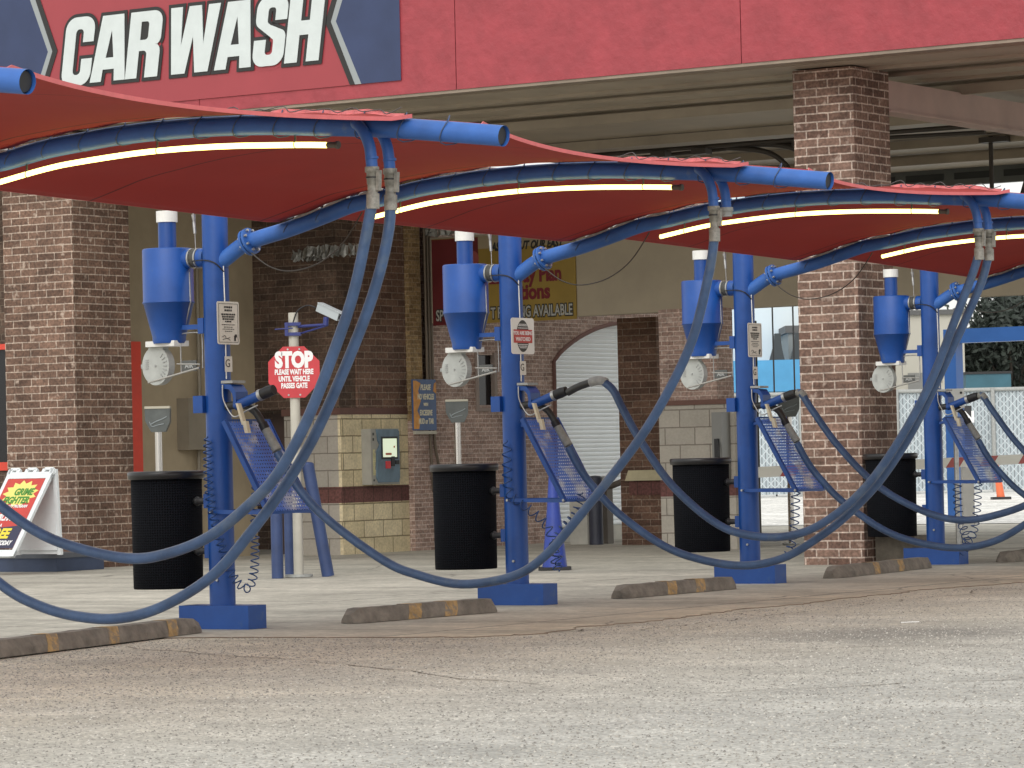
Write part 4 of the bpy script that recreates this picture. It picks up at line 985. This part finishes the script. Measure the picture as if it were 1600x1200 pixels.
# bollards
BOL=mat('slate_blue_paint',(.03,.055,.15),.5,noise=(4,.2,0))
def bollard(px,py,Y,h,r,lean,label,m_=BOL):
    p=at(px,py,Y); p.z=.01
    e=empty('bollard',p,0); tag(e,label,'bollard','painted bollards')
    MB().tube([(0,0,0),(lean,0,h)],r,20).build('post',m_,e); MB().lathe([(r,h-.005),(r*.8,h+.02),(.001,h+.03)],lean,0,20).build('cap',m_,e)
bollard(513,902,42.95,1.36,.075,-.22,'blue bollard leaning to the left, right of the stop sign pole')
bollard(434,905,42.65,1.12,.072,0,'upright blue bollard left of the stop sign pole, behind the blue tray')
bollard(453,896,44.0,1.05,.06,0,'thin blue bollard tight against the stop sign pole')
bollard(932,851,55.6,1.05,.11,0,'dark grey blue bollard in front of the roller door',mat('dark_slate',(.05,.055,.08),.5,noise=(4,.2,0)))
p=at(947,850,56.2); p.z=.01; e=empty('door_post',p,-TH); tag(e,'grey post with pale cap beside the dark bollard at the roller door','post')
MB().box(-.09,.09,-.09,.09,0,.98).build('post',mat('grey_brown_post',(.15,.13,.11),.6,noise=(4,.2,0)),e,bevel=.006); MB().box(-.10,.10,-.10,.10,.98,1.06).build('cap',GREYP,e,bevel=.01)
MB().tube(spl([(.1,0,.9),(.4,.0,1.0),(.9,.1,1.22),(1.4,.2,1.3)],5),.05,8).build('arm',MATS['grey_brown_post'],e)
p=at(910,851,56.0); p.z=.01; e=empty('concrete_block',p,-TH); tag(e,'low pale concrete post left of the dark bollard','post'); MB().box(-.16,.16,-.1,.1,0,.72).build('post',MATS['pale_sill'],e,bevel=.01)
# tall blue cone
p=at(867,892,43.4); p.z=.014; e=empty('traffic_cone',p,0); tag(e,'tall blue cone on a black base behind the second post','cone')
MB().lathe([(.155,.03),(.15,.06),(.085,.70),(.045,1.2),(.04,1.23),(.001,1.23)],0,0,28).build('cone_body',mat('deep_blue_plastic',(.022,.05,.29),.45,noise=(5,.12,0)),e)
MB().box(-.2,.2,-.2,.2,0,.035).build('cone_base',BLK,e,bevel=.012)
# reader posts: grey head on a chrome pole
def reader(px,py,Y,label):
    p=at(px,py,Y); z=p.z; e=empty('reader_post',Vector((p.x,p.y,.014)),0); tag(e,label,'reader post','grey headed chrome poles')
    MB().tube([(0,0,0),(0,0,z-.1)],.045,16).build('pole',CHROME,e); MB().tube([(0,0,0),(0,0,.02)],.14,16).build('base_plate',GREYP,e)
    h=.14; MB().prism([(-.155,-.02),(-.08,-.16),(.10,-.16),(.155,-.04),(.16,.14),(-.16,.14)],(0,.1,z),(1,0,0),(0,0,1),(0,-1,0),.2).build('head',mat('grey_green_head',(.075,.085,.082),.4,noise=(6,.25,0)),e,bevel=.02)
    MB().box(-.16,.16,-.11,.1,z+.135,z+.165).build('head_lid',mat('cream_lid',(.40,.38,.30),.4),e)
    MB().tube(spl([(-.09,-.104,z-.07),(-.02,-.104,z-.03),(.06,-.104,z-.0),(.12,-.104,z+.03)],4),.008,5).tube(spl([(-.1,-.104,z-.03),(-.07,-.104,z-.09),(.0,-.104,z-.075),(.08,-.104,z-.06)],4),.007,5).build('swirl_mark',mat('swirl_grey',(.22,.25,.26),.5),e)
reader(247,657,45,'grey box head on a chrome pole behind the nearest trash bin')
reader(714,644,50,'grey box head on a chrome pole before the side brick wall')
reader(1232,636,52.9,'grey box head on a chrome pole left of the large brick pillar')
# pay station
p=ab(-11.5,6.34,1.04); e=empty('pay_station',p,-TH); tag(e,'blue grey pay station with lit screen on block wall with painted warm light','pay station'); e.scale=(.78,.79,1)
MB().box(0,.22,-.47,.47,0,.84).build('cabinet',mat('grey_cabinet',(.36,.35,.31),.45,noise=(5,.1,0)),e,bevel=.02)
o=MB(); pl=[(-.26,.03),(.40,.03),(.44,.10),(.44,.80),(.38,.83),(-.30,.83),(-.26,.66),(-.20,.60),(-.30,.5),(-.32,.1)]
o.prism(pl,(.222,0,0),(0,1,0),(0,0,1),(1,0,0),.03); o.build('face_panel',mat('steel_blue_panel',(.12,.19,.25),.35,noise=(4,.3,0)),e,bevel=.008)
MB().box(.253,.262,-.17,.37,.38,.72).build('screen_bezel',BLK,e)
MB().box(.262,.265,-.13,.33,.41,.69).build('screen',emit('lit_screen',(.62,.70,.52),.75),e)
o=MB(); o.box(.2655,.2665,-.05,.15,.44,.475).box(.2655,.2665,.22,.27,.55,.58); o.build('screen_graphic',mat('screen_red',(.6,.2,.12),.5),e)
MB().box(.253,.275,-.04,.10,.24,.35).build('red_button',mat('button_red',(.65,.04,.05),.35),e,bevel=.008)
MB().box(.253,.27,.14,.25,.27,.42).box(.253,.27,.28,.40,.30,.36).build('card_slot',BLK,e,bevel=.004)
o=MB(); random.seed(12)
for k in range(14): z_=.14+k*.028; o.box(.2225,.224,-.41,-.36+random.uniform(0,.05),z_,z_+.026)
o.build('worn_sticker',mat('worn_yellow',(.62,.58,.32),.6,noise=(10,.3,0)),e)
MB().box(.2225,.225,-.41,-.37,.74,.78).box(.2225,.225,-.41,-.37,.66,.70).box(.2225,.225,-.41,-.37,.05,.08).build('lock',BLK,e)
# small vending reader on the island
p=ab(-5.72,6.88,.98); e=empty('card_reader',p,-TH); tag(e,'tall slim grey card reader on the island wall beside the third post','card reader')
MB().box(-.10,.06,-.25,0,0,1.0).build('cabinet',mat('pewter',(.20,.20,.19),.35,metal=.4),e,bevel=.015); MB().box(-.06,.02,-.262,-.252,.15,.62).build('slot',BLK,e)
MB().tube(spl([(-.0,-.27,.62),(.04,-.30,.4),(.03,-.3,.1),(-.04,-.28,.02)],5),.012,6).build('handle',BLK,e)
# mud sign
p=ab(-11.33,7.38,1.85); e=empty('warning_sign',p,-TH); tag(e,'blue and orange sign about excessive mud or tar','sign')
MB().box(0,.03,-.30,.32,0,.78).build('sign_board',mat('board_blue',(.055,.11,.25),.45,noise=(4,.2,0)),e)
o=MB(); o.prism([(-.30,.02),(-.16,.02),(-.12,.18),(-.2,.3),(-.10,.45),(-.17,.6),(-.10,.72),(-.22,.76),(-.30,.76)],(.031,0,0),(0,1,0),(0,0,1),(1,0,0),.002)
o.prism([(.24,.60),(.32,.56),(.32,.74),(.27,.72)],(.031,0,0),(0,1,0),(0,0,1),(1,0,0),.002); o.build('sign_flame',mat('flame_orange',(.62,.27,.04),.5,noise=(9,.25,0)),e)
CRM=mat('cream_lettering',(.72,.68,.52),.5)
ts=[]
for s_,z_,h_ in (('PLEASE',.62,.085),('NO VEHICLES',.475,.085),('WITH',.375,.045),('EXCESSIVE',.23,.085),('MUD or TAR',.10,.085)):
    ts.append(text(s_,h_,(.034,.03,z_),(0,1,0),(0,0,1),CRM,e,bold=.004,sx=.62 if len(s_)>8 else .75,shear=.1))
join(ts,'lettering',e); MB().box(.002,.04,-.28,.30,-.06,-.01).build('sign_rail',mat('cream_rail',(.5,.47,.38),.5),e)
# banner
e=empty('banner',ab(-11.3,7.69,3.46),-TH); tag(e,'yellow and dark red banner advertising an easy pay plan on the beige header','banner')
MB().box(0,2.6,-.02,-.001,0,1.33).build('banner_sheet',mat('mustard_vinyl',(.30,.20,.035),.5,noise=(1.6,.12,0)),e)
MB().box(.0,.86,-.024,-.021,0,1.32).build('banner_red_field',mat('banner_dark_red',(.13,.012,.014),.5,noise=(2,.2,0)),e)
o=MB(); 
for (cx,cz,r_) in ((.75,1.0,.12),(.72,.78,.09)): o.tube([(cx,-.025,cz),(cx,-.026,cz)],r_,20)
o.build('banner_spot',mat('spot_rose',(.30,.07,.06),.6),e)
MB().box(.86,2.6,-.024,-.021,1.14,1.33).build('banner_top_strip',mat('banner_tan',(.33,.27,.17),.6),e)
t1=text('ASK ABOUT OUR EASY',.125,(1.74,-.026,1.10),(1,0,0),(0,0,1),TEXTK,e,bold=.008,sx=.72,shear=.3); 
DR=mat('banner_letter_red',(.17,.012,.02),.5)
ts=[text('Easy Pay Plan',.23,(1.70,-.026,.60),(1,0,0),(0,0,1),DR,e,bold=.012,sx=.78,ext=.003),text('Options',.23,(1.70,-.026,.34),(1,0,0),(0,0,1),DR,e,bold=.012,sx=.85,ext=.003)]
join(ts,'lettering',e)
KW=dict(bold=.022,sx=.615,align='RIGHT'); t2=([text('T PARKING AVAILABLE',.17,(2.54,-.026,.07),(1,0,0),(0,0,1),TEXTK,e,**KW),text('SP',.17,(.20,-.026,.07),(1,0,0),(0,0,1),TEXTK,e,**KW)])
GW=mat('grey_white_letter',(.42,.42,.38),.5); KW['bold']=.004; t3=([text('T PARKING AVAILABLE',.17,(2.54,-.030,.07),(1,0,0),(0,0,1),GW,e,**KW),text('SP',.17,(.20,-.030,.07),(1,0,0),(0,0,1),GW,e,**KW)])
# planter kerb and sandwich board at the left
e=empty('curb_ledge',ab(-12,-.05,0),-TH); tag(e,'low dark blue ledge in front of the left brick pillar','ledge')
MB().box(-8,.44,-1.0,-.01,.01,.19).build('ledge_side',mat('navy_grey_paint',(.045,.065,.12),.6,noise=(2,.25,0)),e); MB().box(-8,.46,-1.02,-.01,.19,.25).build('ledge_top',mat('grey_top_paint',(.10,.11,.13),.6,noise=(3,.25,0)),e,bevel=.01)
T=at(86,733,46.9); ph=D2R(38); nn=Vector((-math.sin(ph),-math.cos(ph),0)); Wv=Vector((-math.cos(ph),math.sin(ph),0))*.84
zb=.25; e=empty('sandwich_board',Vector((T.x,T.y,zb)),0); tag(e,'white A-frame board with GRIME FIGHTER poster on the dark ledge','sandwich board')
hh=T.z-zb; S1=.78
WP=mat('board_white_plastic',(.70,.74,.76),.5,noise=(4,.08,0))
a=Vector((0,0,hh)); f0=nn*S1; sl=(f0-a); Ls=sl.length; sd_=sl.normalized(); wd=Wv.normalized(); no_=wd.cross(sd_); 
if no_.dot(nn)<0: no_=-no_
def rail(o,p,q_,hw,dirw,th): 
    d_=(q_-p); o.obox((p+q_)/2,d_/2,dirw*hw,d_.normalized().cross(dirw)*th)
o=MB(); rail(o,a+wd*.035,f0+wd*.035,.035,wd,.02); rail(o,a+wd*.80,f0+wd*.80,.035,wd,.02)
c0=a+sd_*.10; rail(o,c0,c0+wd*.84,.05,sd_,.018); c1=f0-sd_*.05; rail(o,c1,c1+wd*.84,.05,sd_,.018)
for k in (0,.32,.64): 
    h0=a+wd*(k+.02)
    rail(o,h0,h0+sd_*.08,.03,wd,.02); rail(o,h0+wd*.16,h0+wd*.16+sd_*.08,.03,wd,.02); rail(o,h0,h0+wd*.16,.02,sd_,.02)
o.build('front_frame',WP,e,bevel=.006)
o=MB(); b0=Vector((.06,.06,0)); 
rail(o,a+wd*.03+Vector((.02,0,0)),b0+wd*.03,.035,wd,.02); rail(o,a+wd*.8,b0+wd*.8,.035,wd,.02); c1=b0+Vector((0,0,.06)); rail(o,c1,c1+wd*.84,.05,Vector((0,0,1)),.018)
o.obox((a+b0)/2+wd*.4+Vector((0,0,.0)),wd*.36,Vector((0,0,hh/2-.06)),nn*.006); rail(o,(a+b0)/2+wd*.03,(a+b0)/2+wd*.8,.015,Vector((0,0,1)),.012)
o.build('rear_frame',WP,e,bevel=.006)
# poster: frame with origin top right, x to the left = wd ; reading direction is -wd
pr0=a+sd_*.16+wd*.07+no_*.024; pw=.70; phh=Ls-.28
def PP(x,y): return pr0+wd*(pw-x)+sd_*(phh-y)     # x to the right, y up
def pq(poly,lift,m_,name):
    o=MB(); P_=[PP(*q_)+no_*lift for q_ in poly]; P2=[x-no_*.002 for x in P_]
    o.face(P_); n=len(P_)
    for i in range(n): o.face([P_[i],P_[(i+1)%n],P2[(i+1)%n],P2[i]])
    return o.build(name,m_,e)
pq([(0,0),(pw,0),(pw,phh),(0,phh)],.0,mat('poster_red',(.50,.05,.04),.5,noise=(4,.12,0)),'poster')
pq([(0,0),(pw,0),(pw,.36),(0,.30)],.002,mat('poster_dark',(.03,.03,.07),.5),'poster_foot')
star=[];cx,cy=.36,phh-.24
for k in range(26):
    an=2*math.pi*k/26; r_=(1.0 if k%2 else .74); star.append((cx+.33*r_*math.cos(an),cy+.215*r_*math.sin(an)))
pq(star,.0025,mat('poster_yellow',(.72,.66,.18),.5),'poster_burst')
rd=-wd
def pt(s_,h_,x,y,m_,bold,sx=.8,shear=.15): return text(s_,h_,PP(x,y)+no_*.004,rd,-sd_,m_,e,bold=bold,sx=sx,shear=shear)
GRN=mat('poster_green',(.05,.22,.03),.5); YL=mat('poster_yellow_text',(.75,.62,.05),.5)
join([pt('GRIME',.105,.42,phh-.26,GRN,.006,.85),pt('FIGHTER',.105,.34,phh-.39,GRN,.006,.85)],'lettering',e)
join([pt('LOYALTY PROGRAM',.045,.36,phh-.46,TEXTW,.002,.85),pt('PURCHASE',.10,.28,phh-.66,TEXTW,.006,.62),pt('WITH A',.05,.2,phh-.76,TEXTW,.003,.8),pt('TODAY',.07,.50,.05,TEXTW,.004,.75)],'lettering',e)
pt('FREE',.15,.33,.16,YL,.01,.85,.1)

# ================================================================== BACKGROUND AT THE RIGHT
def bgthing(name,label,cat,loc,rz=-TH,group=None):
    e=empty(name,loc,rz); return tag(e,label,cat,group)
# clearance bar
p=at(1496,807,71); p.z=.018; e=bgthing('clearance_frame','blue steel clearance frame beyond the farthest post','frame',p)
LB=mat('bright_blue_steel',(.014,.085,.29),.4,noise=(2,.1,0))
zt_=at(1496,527,71).z
MB().box(-.13,.13,-.16,.16,0,zt_).build('post',LB,e); MB().box(-.13,6,-.17,.17,zt_-.14,zt_+.14).build('beam',LB,e,bevel=.01); MB().box(5.74,6,-.16,.16,0,zt_-.141).build('post',LB,e)
# barrier gate
p0=at(1183,738,50); p1=at(1640,715,57); p2=at(1500,830,54.5); p2=Vector((0,0,0))+p0.lerp(p1,.69); p2.z=.018
e=bgthing('barrier_gate','red and white striped barrier arm on a white post before the slatted fence','barrier',p2,0)
d_=(p1-p0).normalized(); c0=p0-p2; c1=p1-p2; sd2=d_.cross(Vector((0,0,1))).normalized()
MB().obox((c0+c1)/2,(c1-c0)/2,sd2*.025,Vector((0,0,.075))).build('barrier_arm',mat('cream_white_arm',(.80,.78,.70),.5),e)
o=MB(); L_=(c1-c0).length
for t in (.55,1.9,3.5,5.3,6.35,7.6,8.9):
    if t>L_-.5: continue
    a_=c0+d_*t-sd2*-.028; a_=c0+d_*t
    for sg_ in (-1,):
        of=sd2*(.027)
        pts=[a_+of-Vector((0,0,.074)),a_+d_*.42+of-Vector((0,0,.074)),a_+d_*.62+of+Vector((0,0,.074)),a_+d_*.2+of+Vector((0,0,.074))]
        o.face(pts); 
o.build('arm_stripe',mat('stripe_red',(.40,.04,.03),.5),e); o2=MB().box(-.09,.09,-.09,.09,0,c0.lerp(c1,.69).z-.08); o2.build('barrier_post',WHITE,e,bevel=.01)
MB().box(-.14,.14,-.03,-.01,2.0,2.28).build('control_plate',STEEL,e) if False else None
# post with bolted plate
p=at(1493,640,50.5); e=bgthing('keypad_post','silver bolted plate on a thin post behind the farthest vacuum holder','post',Vector((p.x,p.y,.018)),0)
MB().tube([(0,0.05,0),(0,.05,p.z)],.035,12).build('post',STEEL,e); MB().box(-.13,.13,-.02,0,p.z-.0,p.z+.28).build('plate',mat('light_plate',(.6,.61,.6),.35,metal=.3),e,bevel=.01)
o=MB()
for x_ in (-.08,.08):
    for z_ in (.05,.22): o.tube([(x_,-.02,p.z+z_),(x_,-.035,p.z+z_)],.018,8)
o.build('bolt',BLK,e)
# fence
def fence_mat():
    M=bpy.data.materials.new('slatted_chain_link'); M.use_nodes=True; n=M.node_tree.nodes; l=M.node_tree.links; p=n['Principled BSDF']; p.inputs['Roughness'].default_value=.6
    uv=n.new('ShaderNodeUVMap'); sx=n.new('ShaderNodeSeparateXYZ'); l.new(uv.outputs[0],sx.inputs[0])
    outs=[]
    for sg_,per in ((0,.20),(1,.26),(-1,.26)):
        a=n.new('ShaderNodeMath'); a.operation='MULTIPLY'; a.inputs[1].default_value=sg_*.9; l.new(sx.outputs['Y'],a.inputs[0])
        b=n.new('ShaderNodeMath'); b.operation='ADD'; l.new(sx.outputs['X'],b.inputs[0]); l.new(a.outputs[0],b.inputs[1])
        c=n.new('ShaderNodeMath'); c.operation='MODULO'; c.inputs[1].default_value=per*(.55 if sg_==0 else 1); 
        b2=n.new('ShaderNodeMath'); b2.operation='ADD'; b2.inputs[1].default_value=300; l.new(b.outputs[0],b2.inputs[0]); l.new(b2.outputs[0],c.inputs[0])
        d=n.new('ShaderNodeMath'); d.operation='LESS_THAN'; d.inputs[1].default_value=.035; l.new(c.outputs[0],d.inputs[0]); outs.append(d.outputs[0])
    m1=n.new('ShaderNodeMath'); m1.operation='MAXIMUM'; l.new(outs[1],m1.inputs[0]); l.new(outs[2],m1.inputs[1])
    mA=n.new('ShaderNodeMix'); mA.data_type='RGBA'; mA.inputs['A'].default_value=(.36,.42,.45,1); mA.inputs['B'].default_value=(.18,.20,.22,1); l.new(outs[0],mA.inputs['Factor'])
    mB=n.new('ShaderNodeMix'); mB.data_type='RGBA'; mB.inputs['B'].default_value=(.50,.55,.58,1); l.new(m1.outputs[0],mB.inputs['Factor']); l.new(mA.outputs['Result'],mB.inputs['A'])
    l.new(mB.outputs['Result'],p.inputs['Base Color']); return M
pA=at(1100,623,110); pB=at(1700,600,110); zt_=3.2
e=bgthing('slatted_fence','pale slatted chain link fence across the far yard','fence',Vector((pA.x,110,0)),0)
Lf=pB.x-pA.x
MB().box(0,Lf,0,.05,.1,zt_).build('fence_panel',fence_mat(),e); MB().tube([(0,-.06,zt_),(Lf,-.06,zt_)],.06,8).build('top_rail',GREYP,e)
for k in range(5): MB().tube([(k*Lf/4,-.1,0),(k*Lf/4,-.1,zt_+.05)],.07,8).build('fence_post',GREYP,e)
p=at(1505,665,109); e=bgthing('fence_sign','small black sign with white letters ON hung on the far fence','sign',Vector((p.x,p.y,.8)),0)
zz=.0; MB().box(-.45,.27,-.02,0,.62,1.9).box(-.45,.27,-.02,0,-.05,.56).build('sign_board',mat('black_board',(.02,.02,.022),.5),e)
text('ON',.34,(-.02,-.03,1.4),(1,0,0),(0,0,1),TEXTW,e,bold=.02); MB().box(-.35,.2,-.03,-.021,1.22,1.26).box(-.38,.2,-.03,-.021,0,.03).build('sign_line',TEXTW,e)
# store building with blue band
p=at(1090,700,125); e=bgthing('white_store','far white building with a bright blue band','building',Vector((p.x,125,0)),0)
MB().box(0,4.2,0,10,2.2,12).build('wall',mat('pale_blue_white',(.62,.70,.74),.6,noise=(.3,.05,0)),e); MB().box(0,4.2,.3,10,0,2.2).build('shop_front',mat('dark_front',(.06,.065,.065),.4),e)
MB().box(0,3.75,-8,-.001,3.42,4.45).build('blue_band',mat('sky_blue_band',(.07,.30,.55),.45,noise=(.8,.12,0)),e)
o=MB(); 
for x_ in (2.6,3.3): o.prism([(-.3,0),(.25,0),(.15,.5),(.12,1.0),(-.08,1.0),(-.15,.5)],(x_,-4,4.46),(1,0,0),(0,0,1),(0,1,0),.4)
o.build('roof_vent',mat('dark_vent',(.04,.045,.045),.6),e)
e=bgthing('grey_unit','small grey building right of the white store','building',Vector((at(1236,700,122).x,122,0)),0)
MB().box(0,2,0,4,0,at(1245,520,122).z).build('wall',mat('mid_grey',(.22,.24,.24),.7),e); MB().box(-.1,2.1,-.1,4.1,at(1245,520,122).z,at(1245,520,122).z+.25).build('roof',mat('dark_roof',(.1,.1,.1),.7),e)
for px in (1212,1244):
    p=at(px,700,112); e=bgthing('utility_pole','thin dark pole before the white store, '+('left of two' if px==1212 else 'right of two'),'pole',Vector((p.x,112,0)),0,'thin poles before the store')
    MB().tube([(0,0,0),(0,0,9)],.026,8).build('pole',mat('pole_dark',(.02,.02,.02),.8),e)
p=at(1181,700,60); e=bgthing('dark_column','dark square column right behind the third post','column',Vector((p.x,p.y,.018)),0); MB().box(-.06,.06,-.06,.06,0,3.6).build('post',mat('olive_dark',(.075,.07,.06),.6),e)
xl=at(1400,700,130).x; e=bgthing('beige_store','far beige flat-roofed building left of the trees','building',Vector((xl,130,0)),0)
zt_=at(1450,492,130).z
MB().box(0,2.6,0,8,0,zt_).build('wall',mat('beige_far_wall',(.45,.43,.37),.7,noise=(.4,.06,0)),e); MB().box(-.1,2.7,-.15,8,zt_,zt_+.18).build('roof',MATS['dark_roof'],e)
MB().box(.5,1.1,-.03,0,2.6,4.2).build('door',mat('mid_grey2',(.2,.2,.19),.6),e)
p=at(1512,700,118); e=bgthing('dumpster','teal dumpster behind the far fence','dumpster',Vector((p.x,118,0)),0); MB().box(0,1.5,0,1.5,0,at(1512,585,118).z).build('body',mat('teal_metal',(.03,.11,.15),.5,noise=(1,.2,0)),e,bevel=.03); MB().box(-.04,1.54,-.04,1.5,at(1512,585,118).z,at(1512,585,118).z+.08).build('lid',BLK,e)
p=at(1564,781,94); e=bgthing('delineator','leaning orange delineator cone standing in the far yard','cone',Vector((p.x,p.y,.018)),0)
MB().tube([(0,0,.05),(-.12,0,1.1)],.11,14,r1=.06).build('cone_body',mat('safety_orange',(.75,.16,.06),.5),e); MB().box(-.25,.25,-.2,.2,0,.07).build('cone_base',BLK,e)
# trees
def tree(px,Y,h,r,label,n=2600,zc=None,seed=1,dark=1.0):
    random.seed(seed); p=at(px,700,Y); e=bgthing('tree',label,'tree',Vector((p.x,Y,0)),0,'trees beyond the far fence')
    tk=MB().tube([(0,0,0),(.1,0,h*.3),(0,.1,h*.55)],[.22,.17,.1],10)
    cl=[]
    for k in range(16):
        a=random.uniform(0,6.28); rr_=r*random.uniform(.2,.75); z=h*random.uniform(.38,.92); c=Vector((math.cos(a)*rr_,math.sin(a)*rr_,z)); cl.append((c,r*random.uniform(.28,.5)))
        tk.tube([(0,0,h*.35),(c.x*.5,c.y*.5,h*.35+(z-h*.35)*.6),tuple(c)],[.08,.05,.02],6)
    tk.build('trunk',mat('bark',(.05,.04,.032),.9),e)
    cr=MB()
    for k in range(n):
        c,cr_=random.choice(cl); v=Vector((random.gauss(0,1),random.gauss(0,1),random.gauss(0,.8))); v=v.normalized()*cr_*random.uniform(.35,1.12)
        q=c+v; s_=random.uniform(.10,.20); a=Vector((random.gauss(0,1),random.gauss(0,1),random.gauss(0,1))).normalized(); b=a.orthogonal().normalized()
        cr.face([q-a*s_,q-b*s_*.5,q+a*s_,q+b*s_*.5])
    M=mat('leaf_dark_green',(.022,.032,.024),.6,noise=(.9,.55,0)); cr.build('crown',M,e)
tree(1530,140,7.2,2.6,'dark leafy tree just right of the beige far building',seed=2)
tree(1585,135,7.6,2.8,'dark leafy tree at the right edge beyond the fence',seed=3,n=6500)
tree(1640,138,8,2.8,'dark leafy tree cut by the right edge of the picture',seed=4)
tree(1560,150,6.4,2.6,'low dense tree behind the two trees at the right',seed=6,n=6000)
tree(1247,128,6.5,1.1,'small slim tree standing behind the grey unit',n=900,seed=5)
# litter and conduit
p=at(1420,988,28.2); p.z=.008; e=MB().tube([(-.06,0,0),(.09,.05,.0)],.004,6).build('drinking_straw',mat('straw_white',(.8,.8,.78),.5)); e.location=p; tag(e,'thin white straw lying on the dark patch of asphalt','litter')
